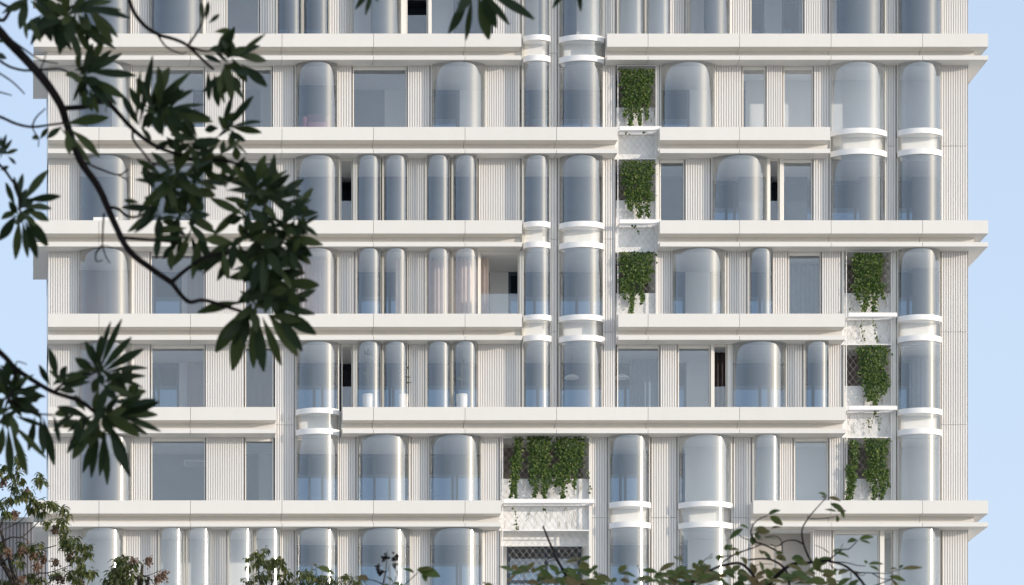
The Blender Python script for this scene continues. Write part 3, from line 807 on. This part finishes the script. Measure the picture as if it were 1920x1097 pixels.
B([(116, 203), (160, 200), (196, 189), (215, 205), (250, 243), (285, 270), (325, 287), (370, 300), (420, 300), (470, 318)], 10, 5, 0.02)
B([(238, -30), (246, 12), (268, 45), (296, 64), (328, 74), (352, 86), (386, 118), (400, 130)], 8, 5, 0.1)
B([(352, 86), (378, 95), (395, 96)], 5, 3, 0.1); B([(352, 86), (370, 60), (380, 40), (385, 20)], 5, 2, 0.1)
B([(296, 66), (312, 88), (338, 100), (350, 98)], 4, 2, 0.1)
B([(249, 246), (250, 262), (268, 285), (288, 306), (330, 300), (370, 302)], 5, 3, 0.03); B([(288, 306), (292, 322), (298, 332)], 4, 2, 0.03)
B([(203, 388), (222, 392), (240, 406), (262, 405), (280, 392)], 6, 4, 0.02)
B([(234, 446), (270, 449), (310, 452), (350, 458)], 6, 4, 0.02)
B([(195, 400), (193, 425), (192, 458)], 4, 3, 0.05); B([(192, 460), (180, 475), (181, 490), (192, 488)], 4, 2, 0.05); B([(192, 460), (198, 480), (206, 493)], 3, 2, 0.05); B([(192, 460), (205, 463), (211, 465)], 2, 1.5, 0.05)
B([(160, 305), (190, 318), (222, 328), (240, 318)], 4, 3, 0.05); B([(222, 328), (235, 335), (240, 340)], 3, 1.5, 0.05)
B([(0, 114), (18, 125), (45, 132), (75, 131), (108, 129), (125, 134), (140, 148), (160, 146)], 5, 3.5, 0.1)
B([(20, 74), (45, 92), (75, 112), (108, 119)], 4, 2.5, 0.12); B([(75, 132), (84, 110), (86, 98)], 3, 2, 0.12)
B([(-30, 120), (0, 138), (25, 155), (46, 176)], 4, 2.5, 0.15); B([(-20, 170), (0, 173), (22, 179)], 4, 2, 0.15)
B([(-30, 212), (0, 219), (30, 232), (60, 238), (95, 234), (125, 230)], 6, 4, 0.12); B([(60, 238), (68, 220), (85, 204)], 4, 2.5, 0.12); B([(60, 238), (66, 250), (72, 258), (72, 275)], 3, 2, 0.12)
B([(-40, -20), (0, 38), (22, 16), (45, 2), (70, -20)], 8, 6, 0.2); B([(22, 16), (0, 5), (-20, -10)], 6, 5, 0.2)
B([(-60, 260), (0, 310), (20, 335), (35, 360), (38, 400)], 6, 4, -0.1)
B([(-300, 560), (-80, 600), (0, 661), (28, 690), (60, 712), (100, 735), (150, 752), (180, 775)], 12, 7, -0.05)
B([(26, 690), (30, 720), (15, 750), (5, 785)], 7, 4, -0.05); B([(15, 748), (40, 760), (70, 775), (100, 778)], 5, 3, -0.05)
B([(30, 690), (32, 678), (50, 683)], 3, 2, -0.05); B([(100, 735), (140, 705), (175, 700), (185, 690)], 5, 3.5, -0.08)
B([(-300, -600), (100, -330), (520, -230), (760, -130), (880, -45), (902, -12)], 16, 6, 0.3); B([(520, -230), (660, -120), (690, -25)], 7, 4, 0.3); B([(760, -130), (1000, -110), (1078, -40)], 7, 4, 0.3)
br.build("branches", M_['bark'], tA, True)

lvA = MB(); rA = random.Random(11)
def L_(bx, by, tx, ty, w=24, dy=0.0, bend=None, face=0.0):
    """one long leaf from base to tip in picture points"""
    a, b = P(bx, by, YA + dy), P(tx, ty, YA + dy + rA.uniform(-0.12, 0.08))
    d = b - a; L = d.length
    nr = Vector((rA.uniform(-0.5, 0.5) + face, -1.0, rA.uniform(-0.2, 0.75)))
    lvA.leaf(a, d, nr, L, w * 0.84 * SA, rA.uniform(-0.08, 0.16) if bend is None else bend, rA.uniform(0.1, 0.35), 7, 'obovate', 0.05)
def whorl(cx, cy, n, a0, a1, l0, l1, w=23, dy=0.0):
    for i in range(n):
        if rA.random() < 0.15: continue
        a = R(a0 + (a1 - a0) * (i + rA.uniform(-0.3, 1.3)) / n)
        l = rA.uniform(l0 * 0.8, l1)
        ox, oy = rA.gauss(0, 8), rA.gauss(0, 8)
        L_(cx + ox, cy + oy, cx + ox*0.5 + math.cos(a)*l, cy + math.sin(a)*l, w * rA.uniform(0.75, 1.1), dy + rA.uniform(-0.06, 0.06))
# top-left clusters
whorl(125, 30, 13, -40, 320, 55, 85, 24); whorl(150, 22, 9, -30, 110, 60, 95, 22); whorl(60, 2, 9, 0, 180, 45, 75, 20, 0.1); whorl(95, 20, 7, 40, 170, 60, 90, 20, 0.08)
for a in ((45, 28, 50, 72, 10), (56, 32, 76, 80, 15), (100, 30, 112, 92, 20), (125, 40, 154, 108, 21), (140, 45, 215, 83, 19), (130, 20, 228, 20, 21), (150, 10, 210, 5, 20), (120, 40, 120, 90, 17), (85, 35, 95, 80, 18), (136, 44, 172, 100, 18), (160, 35, 192, 80, 16)): L_(*a)
# second row
whorl(158, 140, 10, -85, 130, 50, 82, 22)
for a in ((155, 140, 176, 80, 19), (160, 140, 208, 92, 19), (158, 143, 229, 96, 20), (165, 135, 255, 143, 23), (165, 143, 235, 185, 20), (160, 148, 222, 192, 20), (150, 150, 140, 193, 10), (120, 232, 203, 220, 24), (128, 240, 190, 290, 26), (126, 240, 130, 292, 18), (118, 236, 88, 258, 18), (110, 236, 170, 302, 16), (200, 190, 196, 214, 12)): L_(*a)
whorl(165, 165, 5, 30, 120, 35, 55, 17)
# cluster over the second floor
for a in ((260, 240, 290, 105, 19), (255, 235, 262, 135, 12), (262, 225, 345, 165, 20), (275, 215, 318, 125, 26), (280, 210, 352, 132, 18), (290, 200, 395, 222, 25), (300, 205, 360, 165, 18), (290, 205, 372, 260, 18), (270, 215, 243, 165, 18), (258, 235, 228, 180, 18), (262, 236, 240, 200, 15), (300, 215, 395, 225, 20), (285, 212, 300, 250, 18), (300, 210, 345, 268, 20), (262, 236, 285, 262, 14), (292, 205, 275, 240, 16)): L_(*a)
whorl(300, 200, 10, -150, 60, 45, 80, 22)
whorl(318, 250, 8, 30, 330, 40, 65, 18)
# cluster at the upper floor band
whorl(425, 112, 12, -160, 110, 40, 72, 23)
for a in ((440, 110, 494, 62, 12), (440, 105, 502, 108, 26), (450, 118, 502, 165, 23), (420, 105, 435, 55, 18), (410, 108, 440, 52, 20), (390, 130, 392, 188, 14), (400, 140, 410, 200, 18), (400, 135, 420, 196, 14), (420, 130, 456, 190, 16), (405, 100, 430, 58, 20), (380, 40, 376, 5, 12), (386, 40, 390, 2, 12), (390, 45, 412, 26, 10), (400, 60, 436, 56, 14)): L_(*a)
whorl(430, 130, 10, 10, 160, 40, 80, 22)
# right of the second beam
for a in ((415, 245, 435, 180, 14), (420, 245, 474, 180, 18), (425, 240, 487, 222, 20), (430, 238, 490, 248, 18), (425, 250, 460, 262, 18), (420, 260, 415, 290, 14), (430, 258, 465, 290, 10), (440, 270, 445, 300, 20), (418, 238, 440, 210, 16)): L_(*a)
whorl(360, 265, 13, -170, 190, 38, 70, 20); whorl(395, 290, 11, 0, 360, 35, 60, 22)
# big dark masses
whorl(300, 350, 14, 0, 360, 40, 75, 20); whorl(330, 330, 14, -120, 230, 45, 80, 21); whorl(365, 345, 12, 0, 360, 45, 75, 22)
whorl(300, 395, 11, 20, 260, 45, 75, 19); whorl(345, 405, 13, 0, 360, 45, 75, 22); whorl(360, 440, 10, 20, 200, 50, 78, 19)
whorl(478, 360, 12, -160, 20, 55, 90, 22); whorl(500, 370, 11, -110, 60, 60, 92, 23); whorl(430, 350, 9, -180, 0, 40, 70, 19)
whorl(545, 380, 10, -60, 120, 30, 50, 20); whorl(515, 415, 10, -40, 200, 50, 85, 23); whorl(560, 410, 9, -40, 130, 28, 50, 17)
whorl(460, 400, 12, 0, 360, 45, 75, 21); whorl(440, 455, 12, 20, 200, 45, 85, 22); whorl(530, 440, 10, -10, 190, 50, 85, 24); whorl(495, 465, 9, 10, 170, 60, 95, 25)
whorl(540, 470, 12, -30, 160, 35, 60, 20); whorl(520, 500, 9, -60, 140, 45, 75, 20); whorl(420, 472, 7, 60, 170, 45, 70, 18); whorl(480, 505, 10, 0, 180, 40, 70, 22)
for a in ((300, 430, 292, 482, 18), (320, 460, 322, 508, 18), (330, 455, 306, 482, 16), (262, 380, 234, 376, 12), (275, 400, 248, 434, 16)): L_(*a)
# drooping whorl
for a in ((455, 580, 404, 660, 32), (460, 580, 433, 694, 36), (475, 585, 478, 690, 24), (480, 585, 496, 698, 28), (490, 590, 528, 684, 22), (500, 585, 560, 662, 32), (515, 580, 592, 625, 30), (520, 575, 590, 590, 22), (500, 590, 565, 605, 24), (455, 565, 373, 582, 22), (470, 560, 560, 548, 22), (530, 570, 590, 545, 18), (480, 575, 540, 540, 26), (520, 590, 565, 655, 24), (440, 572, 480, 550, 24)): L_(*a)
whorl(500, 560, 11, -80, 60, 50, 85, 26); whorl(470, 578, 6, 60, 130, 50, 80, 24); whorl(520, 530, 10, -40, 180, 45, 75, 24)
# left edge
for a in ((35, 385, 38, 320, 18), (40, 382, 84, 318, 24), (45, 376, 114, 368, 18), (45, 390, 98, 388, 24), (44, 400, 90, 460, 24), (46, 410, 70, 484, 20), (42, 410, 52, 484, 15), (36, 408, 30, 484, 20), (32, 400, 0, 452, 24), (30, 390, 10, 342, 14), (36, 380, 28, 330, 16), (30, 395, 20, 400, 20), (48, 395, 92, 412, 22), (50, 405, 86, 462, 18), (0, 300, 12, 252, 12), (4, 290, 22, 262, 10), (6, 290, 33, 280, 10), (14, 292, 30, 308, 8), (-4, 285, 2, 256, 10), (72, 262, 62, 255, 14), (74, 262, 90, 240, 12), (-10, 280, 14, 288, 18), (0, 320, 16, 312, 10), (-8, 100, 8, 108, 14), (-6, 74, 6, 78, 10)): L_(*a)
# lower-left rosettes
for a in ((182, 698, 204, 598, 14), (186, 695, 226, 598, 16), (188, 697, 245, 632, 20), (192, 698, 268, 652, 22), (194, 700, 278, 680, 18), (195, 704, 272, 706, 16), (190, 700, 160, 640, 18), (180, 700, 142, 672, 22), (184, 692, 190, 628, 18), (192, 702, 270, 722, 14), (176, 704, 120, 705, 18), (172, 706, 115, 722, 18), (182, 700, 170, 645, 14)): L_(*a)
whorl(110, 725, 10, -140, 20, 40, 75, 18); whorl(195, 720, 12, -30, 120, 45, 75, 22)
for a in ((190, 795, 155, 886, 20), (185, 795, 172, 896, 20), (192, 798, 205, 908, 20), (198, 795, 188, 892, 18), (205, 790, 238, 884, 30), (200, 800, 245, 888, 22), (180, 790, 135, 860, 30), (215, 780, 300, 755, 22), (215, 775, 302, 808, 20), (210, 785, 280, 812, 18), (170, 785, 110, 760, 22), (165, 785, 130, 845, 20), (210, 775, 296, 775, 22), (215, 770, 290, 745, 20)): L_(*a)
whorl(200, 770, 16, -60, 210, 45, 85, 26); whorl(150, 775, 10, 20, 240, 40, 75, 22); whorl(225, 750, 8, -60, 60, 35, 60, 22)
for a in ((80, 778, 100, 872, 22), (75, 776, 82, 852, 18), (66, 778, 54, 845, 18), (15, 795, 20, 900, 20), (18, 795, 52, 890, 20), (20, 792, 82, 852, 14), (6, 795, 0, 850, 20), (-5, 790, -10, 860, 20), (100, 775, 112, 830, 12), (8, 740, 60, 700, 18), (0, 735, 66, 732, 18), (20, 745, 70, 755, 20)): L_(*a)
whorl(10, 740, 14, -100, 80, 45, 75, 20); whorl(30, 775, 12, -60, 200, 35, 60, 20); whorl(-5, 690, 6, 20, 100, 30, 60, 16)
for cx, cy in ((125, 30), (158, 140), (190, 700), (200, 770), (300, 205), (425, 112), (478, 575), (425, 245), (320, 345), (350, 405), (500, 380), (520, 440), (40, 395), (10, 745), (470, 450), (545, 470)):
    whorl(cx, cy, 9, 0, 360, 22, 45, 19)                      # short inner leaves of each rosette
# leaves hanging in from the top edge
for a in ((880, -10, 842, 62, 22), (885, -10, 874, 76, 15), (895, -10, 918, 74, 30), (905, -15, 952, 40, 16), (905, -20, 1002, 30, 26), (890, -20, 860, 20, 24), (900, -20, 930, 50, 26), (700, -30, 668, 14, 14), (700, -28, 684, 30, 12), (705, -28, 706, 4, 12), (1084, -40, 1088, 22, 12), (1080, -40, 1036, 8, 16), (1078, -42, 1060, -5, 16)): L_(*a, 0.3)
lvA.build("foliage", M_['leaf_dark'], tA, True)

# --- small-leaved trees with seed heads along the bottom
def seedy_tree(label, Y, x_trunk, branches, clusters, seeds, sc, ox, oy, seedv, per=42, lpx=15):
    rnd = random.Random(seedv); s = MPP * (DIST + Y) / DIST
    base = Vector((X(x_trunk, Y), Y, 0))
    t = thing("seed_tree", label, "tree", base, "small leaved trees below the tower")
    top = Z(1120, Y); m = MB()
    m.tube([base, base + Vector((0.1, 0, top*0.4)), base + Vector((-0.05, 0.1, top*0.75)), Vector((X(x_trunk, Y), Y, top))], [0.16, 0.13, 0.10, 0.06], 10)
    m.build("trunk", M_['bark2'], t, True)
    m = MB()
    for pl, w0, w1 in branches:
        pts = [(ox + x/sc, oy + y/sc) for x, y in pl]
        branch(m, pts, Y, w0*s/2, w1*s/2, 6, 0.1)
    for k in range(5):                                        # limbs joining the trunk below the picture
        x = ox + branches[k % len(branches)][0][0][0]/sc; y = oy + branches[k % len(branches)][0][0][1]/sc
        p = P(x, y, Y); q = Vector((X(x_trunk, Y), Y, top - 0.2*k))
        m.tube([q, (p+q)/2 + Vector((0.1, 0.2, -0.15)), p], [0.05, 0.035, 0.022], 6)
    m.build("branches", M_['bark2'], t, True)
    lv = MB()
    cl = [(ox + x/sc, oy + y/sc) for x, y in clusters]
    xs = [c[0] for c in cl]
    for k in range(26): cl.append((rnd.uniform(min(xs), max(xs)), rnd.uniform(1098, 1160)))      # crown carries on below
    for cx, cy in cl:
        dy = rnd.uniform(-0.5, 0.5)
        for sp in range(3):                                   # a few drooping sprays per cluster
            bx, by = cx + rnd.gauss(0, 5), cy + rnd.gauss(0, 4)
            for i in range(per // 3):
                a = rnd.uniform(0, 2*math.pi)
                d = Vector((math.cos(a), math.sin(a)*0.8, rnd.uniform(-0.9, 0.35)))
                p = P(bx + rnd.gauss(0, 2.5), by + rnd.gauss(0, 2.5), Y + dy + rnd.uniform(-0.15, 0.15))
                L = lpx * s * rnd.uniform(0.6, 1.05)
                lv.leaf(p, d, Vector((rnd.uniform(-.3,.3), rnd.uniform(-.4,.4), 1)), L, L*rnd.uniform(0.3, 0.42), rnd.uniform(0.35, 0.8), 0.3, 4, 'lance', 0.1)
    lv.build("foliage", M_['leaf_small'], t, True)
    for x, y in seeds:
        cx, cy = ox + x/sc, oy + y/sc; m = MB(); dy = rnd.uniform(-0.4, 0.1); c0 = P(cx, cy - 7, Y + dy)
        for i in range(42):
            q = P(cx + rnd.gauss(0, 4.2), cy + rnd.gauss(0, 4.6), Y + dy + rnd.gauss(0, 0.05))
            m.blob(q, rnd.uniform(0.012, 0.024))
            m.tube([c0, (c0 + q)/2 + Vector((0, 0, 0.02)), q], 0.004, 3, False)
        m.build("seed_cluster", M_['seed'], t)
    return t
seedy_tree("small leaved tree with many brown seed heads at the lower left corner", -90.0, 40,
    [([(-60, 790), (0, 760), (90, 715), (170, 715), (240, 660), (310, 590)], 3.4, 1.8), ([(-40, 760), (0, 640), (12, 600), (50, 520), (80, 420), (110, 250), (130, 180), (150, 60)], 3.6, 1.2), ([(5, 660), (100, 620), (180, 570), (220, 510)], 2, 1.2),
     ([(-60, 980), (0, 930), (90, 870), (250, 830), (380, 800), (450, 780)], 3.4, 1.6), ([(200, 1100), (300, 1010), (380, 1000), (480, 970), (560, 940)], 2.6, 1.4), ([(360, 1100), (420, 1060), (520, 1030), (640, 1040)], 2.4, 1.2), ([(90, 880), (130, 1000), (150, 1100)], 2.2, 2.6), ([(170, 715), (220, 740), (240, 790)], 2, 1), ([(0, 940), (60, 960), (110, 1040), (120, 1100)], 2, 2), ([(380, 1000), (400, 1050), (390, 1100)], 1.5, 2)],
    [(160,60),(150,110),(30,170),(60,220),(140,270),(310,220),(345,265),(60,400),(40,500),(130,330),(220,360),(270,400),(240,470),(330,440),(430,460),(480,480),(520,560),(480,600),(370,600),(300,520),(500,700),(560,720),(520,790),(640,780),(690,800),(700,860),(600,860),(560,1000),(640,950),(700,1000),(740,1000),(270,780),(180,770),(180,850),(150,920),(300,850),(250,1040),(40,1060),(320,1060),(600,1060),(450,1000),(20,770),(380,430),(170,400),(130,210),(20,430),(590,780),(540,740)],
    [(20,280),(120,540),(60,840),(270,870),(300,960),(440,920),(560,880),(480,1060),(170,1060),(350,900),(180,820),(210,360),(440,660),(640,1080)], 4.27, 0, 840, 21)
seedy_tree("small leaved tree with bare seed twigs to its right, in front of the ribbed panel", -88.0, 235,
    [([(1040, 1110), (1110, 1030), (1190, 1020), (1310, 970)], 2.4, 1.1), ([(1110, 1030), (1140, 950), (1110, 900), (1060, 880)], 1.8, 1), ([(1190, 1030), (1240, 1100)], 1.5, 1.5), ([(1140, 940), (1190, 890), (1230, 880)], 1.4, 0.8), ([(960, 1100), (970, 1000), (960, 910)], 2, 1)],
    [(960,905),(930,960),(1000,955),(1050,940),(980,1030),(920,1050),(850,1070),(1050,1000),(1060,1070),(1120,1060),(950,1000),(1000,900),(970,1080),(900,1000)],
    [(1065,925),(1190,915),(1310,1020),(1265,1055)], 4.27, 0, 840, 22)
seedy_tree("dense rounded small leaved treetop without seeds, below the paired narrow windows", -86.0, 505,
    [([(215, 470), (215, 400), (200, 300)], 2.4, 1.2), ([(330, 562), (340, 450), (390, 330)], 2, 1), ([(600, 562), (640, 480), (700, 450)], 2, 1)],
    [(200,270),(260,260),(140,310),(140,380),(200,330),(250,350),(330,340),(400,320),(420,370),(350,400),(300,440),(220,480),(170,520),(300,510),(400,470),(450,420),(480,480),(520,530),(450,540),(120,520),(600,440),(640,470),(700,460),(590,520),(680,520),(760,490),(830,470),(840,520),(780,540),(880,540),(920,530),(1000,500),(1080,510),(1050,545),(1120,540),(360,350),(300,390)],
    [], 4.8, 440, 980, 23, 33, 13)

# --- broad-leaved trees at the bottom right
YC = -DIST + 27.0
SC = MPP * 27.0 / DIST
rC = random.Random(5)
def leaf_c(m, bx, by, tx, ty, w=15, dy=0.0, bend=None):
    a, b = P(bx, by, YC + dy), P(tx, ty, YC + dy + rC.uniform(-0.05, 0.05)); d = b - a
    nr = Vector((rC.uniform(-0.5, 0.5), -rC.uniform(0.5, 1.0), rC.uniform(0.2, 1.1)))
    m.leaf(a, d, nr, d.length * 1.03, w * SC, rC.uniform(0.05, 0.3) if bend is None else bend, rC.uniform(0.15, 0.4), 7, 'oval', 0.08)
def spray(m, cx, cy, n, l0=24, l1=40, dy=0.0, a0=-200, a1=40):
    for i in range(n):
        a = R(a0 + (a1 - a0) * (i + rC.uniform(0.1, 0.9)) / n); l = rC.uniform(l0, l1)
        leaf_c(m, cx, cy, cx + math.cos(a)*l, cy + math.sin(a)*l*0.75, rC.uniform(11, 18), dy + rC.uniform(-0.1, 0.1))
tC = thing("broad_leaved_tree", "twisting bare twigs with broad curled leaves along the lower right", "tree", (X(1440, YC), YC, 0))
m = MB(); zz = Z(1130, YC)
m.tube([(X(1440, YC), YC, 0), (X(1450, YC)+0.05, YC, zz*0.4), (X(1420, YC), YC+0.05, zz*0.75), (X(1430, YC), YC, zz)], [0.14, 0.12, 0.09, 0.06], 10)
m.build("trunk", M_['bark'], tC, True)
bm, lm = MB(), MB()
def low_end(pl, out, r):                                      # carry twigs that leave the picture on down to the trunk
    for (x, y), p in ((pl[0], out[0]), (pl[-1], out[-1])):
        if y > 1084:
            q = Vector((X(1430, YC), YC, zz - 0.05))
            bm.tube([p, (p + q)/2 + Vector((0, 0.03, -0.06)), q], [r, r*1.3, r*1.6], 6)
def q1(pl): return [(1300 + x/4.174, 890 + y/4.174) for x, y in pl]
def q2(pl): return [(900 + x/4.57, 900 + y/4.57) for x, y in pl]
for pl, w0, w1 in (([(540, 960), (600, 850), (700, 750), (780, 700), (900, 690), (1080, 670)], 9, 4), ([(930, 690), (900, 640), (862, 540), (850, 440), (880, 370), (940, 290), (1030, 190), (1045, 160)], 4, 1.5), ([(915, 345), (990, 345), (1060, 338), (1110, 328)], 2.2, 1.2), ([(862, 545), (800, 515), (720, 520), (660, 560), (600, 545)], 3, 1.5),
     ([(-90, 880), (0, 830), (150, 740), (280, 700), (380, 700), (470, 790), (530, 900)], 4, 6), ([(210, 700), (330, 620), (450, 580), (530, 545)], 3, 2), ([(240, 640), (330, 625), (430, 580), (440, 540)], 2, 1), ([(640, 590), (560, 550), (480, 520), (450, 460), (470, 390), (520, 345), (580, 320)], 3.5, 1.6), ([(640, 590), (680, 620), (690, 660)], 3, 2), ([(430, 510), (380, 490), (355, 460)], 2, 1),
     ([(440, 665), (540, 658), (620, 670), (700, 720), (745, 800), (750, 900)], 3, 5), ([(560, 490), (640, 480), (690, 520), (695, 600)], 1.5, 2), ([(1060, 680), (1180, 710), (1270, 780), (1350, 880)], 3.5, 5), ([(1080, 680), (1200, 690), (1280, 710), (1350, 715)], 2.2, 1.2), ([(1070, 660), (1160, 590), (1220, 580), (1290, 510)], 3, 1.5), ([(1255, 770), (1320, 768), (1400, 770), (1520, 775)], 3, 1.4), ([(1400, 772), (1480, 815), (1560, 815)], 2, 1), ([(1070, 700), (1110, 740), (1200, 745), (1320, 770)], 2.2, 1.5), ([(1060, 610), (1010, 575), (950, 552)], 1.8, 1), ([(1150, 590), (1170, 540)], 1.5, 0.8), ([(460, 720), (540, 700), (620, 700)], 1.6, 1), ([(0, 730), (60, 690), (150, 620)], 2, 1.2), ([(1230, 760), (1235, 830), (1200, 864)], 1.5, 1), ([(895, 350), (897, 315)], 1.8, 1), ([(1520, 775), (1600, 745), (1640, 740)], 1.5, 1), ([(1270, 775), (1330, 790), (1350, 765)], 1.5, 1)):
    low_end(q1(pl), branch(bm, q1(pl), YC, w0*SC/2, w1*SC/2, 6, 0.04), max(w0, w1)*SC/2)
for pl, w0, w1 in (([(540, 395), (590, 520), (650, 660), (720, 790), (790, 930)], 3, 6), ([(650, 690), (600, 690), (560, 760)], 1.5, 1), ([(1000, 800), (1080, 820), (1130, 880), (1150, 930)], 1.5, 2), ([(1350, 730), (1370, 780), (1400, 900)], 1.2, 2), ([(1500, 800), (1640, 850), (1720, 900)], 1.5, 2), ([(1810, 950), (1840, 860), (1920, 790)], 3, 4), ([(1760, 770), (1840, 810), (1920, 830)], 2.2, 3), ([(640, 900), (700, 860), (860, 870), (1000, 900)], 2, 2), ([(420, 930), (500, 860), (640, 830)], 2, 1.2)):
    low_end(q2(pl), branch(bm, q2(pl), YC, w0*SC/2, w1*SC/2, 6, 0.04), max(w0, w1)*SC/2)
bm.build("branches", M_['bark'], tC, True)
def l1(*v, **k): (bx, by), (tx, ty) = q1([(v[0], v[1]), (v[2], v[3])]); leaf_c(lm, bx, by, tx, ty, v[4] if len(v) > 4 else 14, **k)
def l2(*v, **k): (bx, by), (tx, ty) = q2([(v[0], v[1]), (v[2], v[3])]); leaf_c(lm, bx, by, tx, ty, v[4] if len(v) > 4 else 14, **k)
for v in ((1040, 175, 985, 130, 11), (1045, 180, 1145, 182, 11), (1040, 185, 1005, 170, 6), (1062, 222, 1190, 275, 15), (1130, 295, 1035, 265, 11), (1125, 315, 1130, 362, 9), (1150, 285, 1185, 325, 10), (1120, 290, 1195, 278, 6), (580, 315, 662, 268, 12), (590, 325, 700, 375, 15), (605, 425, 685, 400, 9), (640, 350, 690, 390, 9), (400, 420, 275, 492, 13), (440, 430, 370, 395, 12), (470, 440, 560, 410, 14), (480, 450, 600, 440, 15), (470, 460, 530, 500, 14), (460, 480, 470, 545, 12), (550, 500, 650, 480, 8), (500, 470, 540, 515, 11), (265, 595, 348, 570, 11), (262, 595, 300, 535, 10), (255, 600, 258, 545, 9), (350, 640, 340, 595, 10), (1290, 512, 1405, 472, 13), (1285, 512, 1212, 515, 13), (1300, 515, 1382, 535, 9), (1080, 612, 1218, 622, 13), (1080, 605, 1160, 580, 8), (1360, 705, 1492, 680, 11), (1370, 715, 1452, 735, 8), (1360, 700, 1340, 665, 6), (1620, 740, 1788, 720, 13), (1600, 738, 1545, 728, 8), (1610, 735, 1640, 705, 7), (1520, 795, 1658, 815, 11), (1515, 790, 1560, 775, 9), (1550, 815, 1610, 880, 9), (520, 620, 580, 600, 14), (550, 620, 620, 660, 12), (510, 600, 560, 620, 14), (640, 640, 720, 660, 15), (640, 620, 700, 600, 10), (650, 660, 700, 640, 16), (760, 660, 860, 650, 16), (800, 690, 890, 690, 16), (780, 650, 850, 690, 16), (960, 720, 1060, 640, 18), (970, 700, 1040, 650, 14), (960, 730, 1010, 760, 12), (900, 660, 940, 680, 12), (170, 660, 240, 630, 13), (190, 680, 220, 620, 12), (150, 650, 120, 660, 10), (60, 690, 155, 735, 11), (0, 715, 25, 700, 12), (360, 660, 440, 650, 13), (380, 640, 420, 690, 11), (1100, 830, 1230, 860, 12), (1230, 840, 1290, 835, 6), (880, 760, 960, 770, 14), (1000, 790, 1095, 780, 12)): l1(*v)
for v in ((330, 775, 270, 735, 14), (340, 780, 410, 770, 14), (320, 800, 228, 865, 7), (460, 800, 460, 755, 10), (640, 830, 500, 795, 13), (650, 820, 690, 780, 13), (680, 770, 780, 780, 12), (840, 690, 730, 690, 10), (850, 700, 940, 650, 12), (850, 690, 830, 650, 10), (900, 790, 880, 700, 22), (950, 780, 1000, 730, 12), (960, 800, 1010, 800, 14), (900, 880, 890, 840, 18), (950, 870, 1085, 885, 15), (1170, 810, 1325, 800, 20), (1180, 800, 1250, 730, 14), (1190, 855, 1290, 865, 10), (1700, 690, 1665, 650, 8), (1690, 670, 1745, 680, 12), (1820, 760, 1860, 720, 13), (1690, 830, 1760, 730, 16), (1700, 770, 1630, 830, 12), (1610, 830, 1580, 795, 9), (1740, 860, 1790, 780, 14), (390, 880, 500, 880, 16), (480, 860, 560, 830, 14), (1310, 890, 1350, 870, 12), (1860, 720, 1915, 700, 12), (1170, 840, 1130, 870, 10), (1380, 890, 1400, 830, 9), (1395, 890, 1480, 850, 10), (30, 900, 110, 890, 10), (40, 890, 20, 870, 8), (770, 800, 830, 760, 14)): l2(*v)
for i in range(125):                                          # the mass of leaves along the bottom edge
    x = rC.choice((rC.uniform(965, 1110), rC.uniform(1200, 1320), rC.uniform(1290, 1600), rC.uniform(1300, 1540)))
    y = rC.uniform(1072, 1150)
    spray(lm, x, y, 2, 24, 40, rC.uniform(-0.5, 0.5))
lm.build("foliage", M_['leaf_big'], tC, True)

tD = thing("podded_tree", "slim dark twigs with round seed pods and a few broad leaves at bottom centre", "tree", (X(735, YC), YC, 0))
m = MB(); m.tube([(X(735, YC), YC, 0), (X(728, YC), YC, zz*0.5), (X(722, YC), YC, Z(1105, YC))], [0.08, 0.06, 0.02], 8); m.build("trunk", M_['bark'], tD, True)
def q3(pl): return [(440 + x/4.8, 980 + y/4.8) for x, y in pl]
m = MB()
for pl, w0, w1 in (([(1340, 640), (1335, 560), (1360, 440), (1375, 260)], 3.5, 1), ([(1335, 555), (1280, 530), (1210, 510)], 2.5, 1.5), ([(1340, 650), (1480, 620), (1540, 550), (1650, 450)], 2.5, 1.5), ([(1360, 450), (1320, 425), (1290, 415)], 2, 1), ([(1338, 575), (1420, 560), (1460, 470), (1470, 430), (1520, 370)], 2, 0.8), ([(1460, 450), (1440, 390), (1430, 330)], 1.8, 1), ([(1340, 650), (1000, 700), (760, 600), (735, 460), (735, 400)], 2, 1.2), ([(1350, 440), (1380, 430), (1385, 380)], 1.4, 0.8)):
    branch(m, q3(pl), YC, w0*SC/2, w1*SC/2, 6, 0.03)
m.build("branches", M_['bark'], tD, True)
lm = MB()
for v in ((725, 400, 905, 440, 17), (740, 400, 705, 362, 7), (1215, 520, 1105, 475, 14), (1620, 455, 1525, 405, 12), (1630, 440, 1740, 385, 12), (1640, 435, 1840, 455, 22), (1700, 450, 1720, 515, 11), (1640, 440, 1780, 400, 14), (1430, 545, 1375, 480, 12), (1420, 560, 1540, 555, 16), (1220, 520, 1100, 490, 10), (1335, 560, 1410, 590, 12)):
    (bx, by), (tx, ty) = q3([(v[0], v[1]), (v[2], v[3])]); leaf_c(lm, bx, by, tx, ty, v[4])
lm.build("foliage", M_['leaf_big'], tD, True)
for x, y in ((1355, 310), (1345, 330), (1300, 410), (1310, 455), (1285, 400), (1430, 330), (1465, 310), (1440, 390), (1300, 440)):
    m = MB(); (px, py), = q3([(x, y)]); c = P(px, py, YC)
    for i in range(9): m.blob(c + Vector((rC.gauss(0, .008), rC.gauss(0, .008), rC.gauss(0, .009))), rC.uniform(0.007, 0.012))
    m.build("seed_pod", M_['pod'], tD)
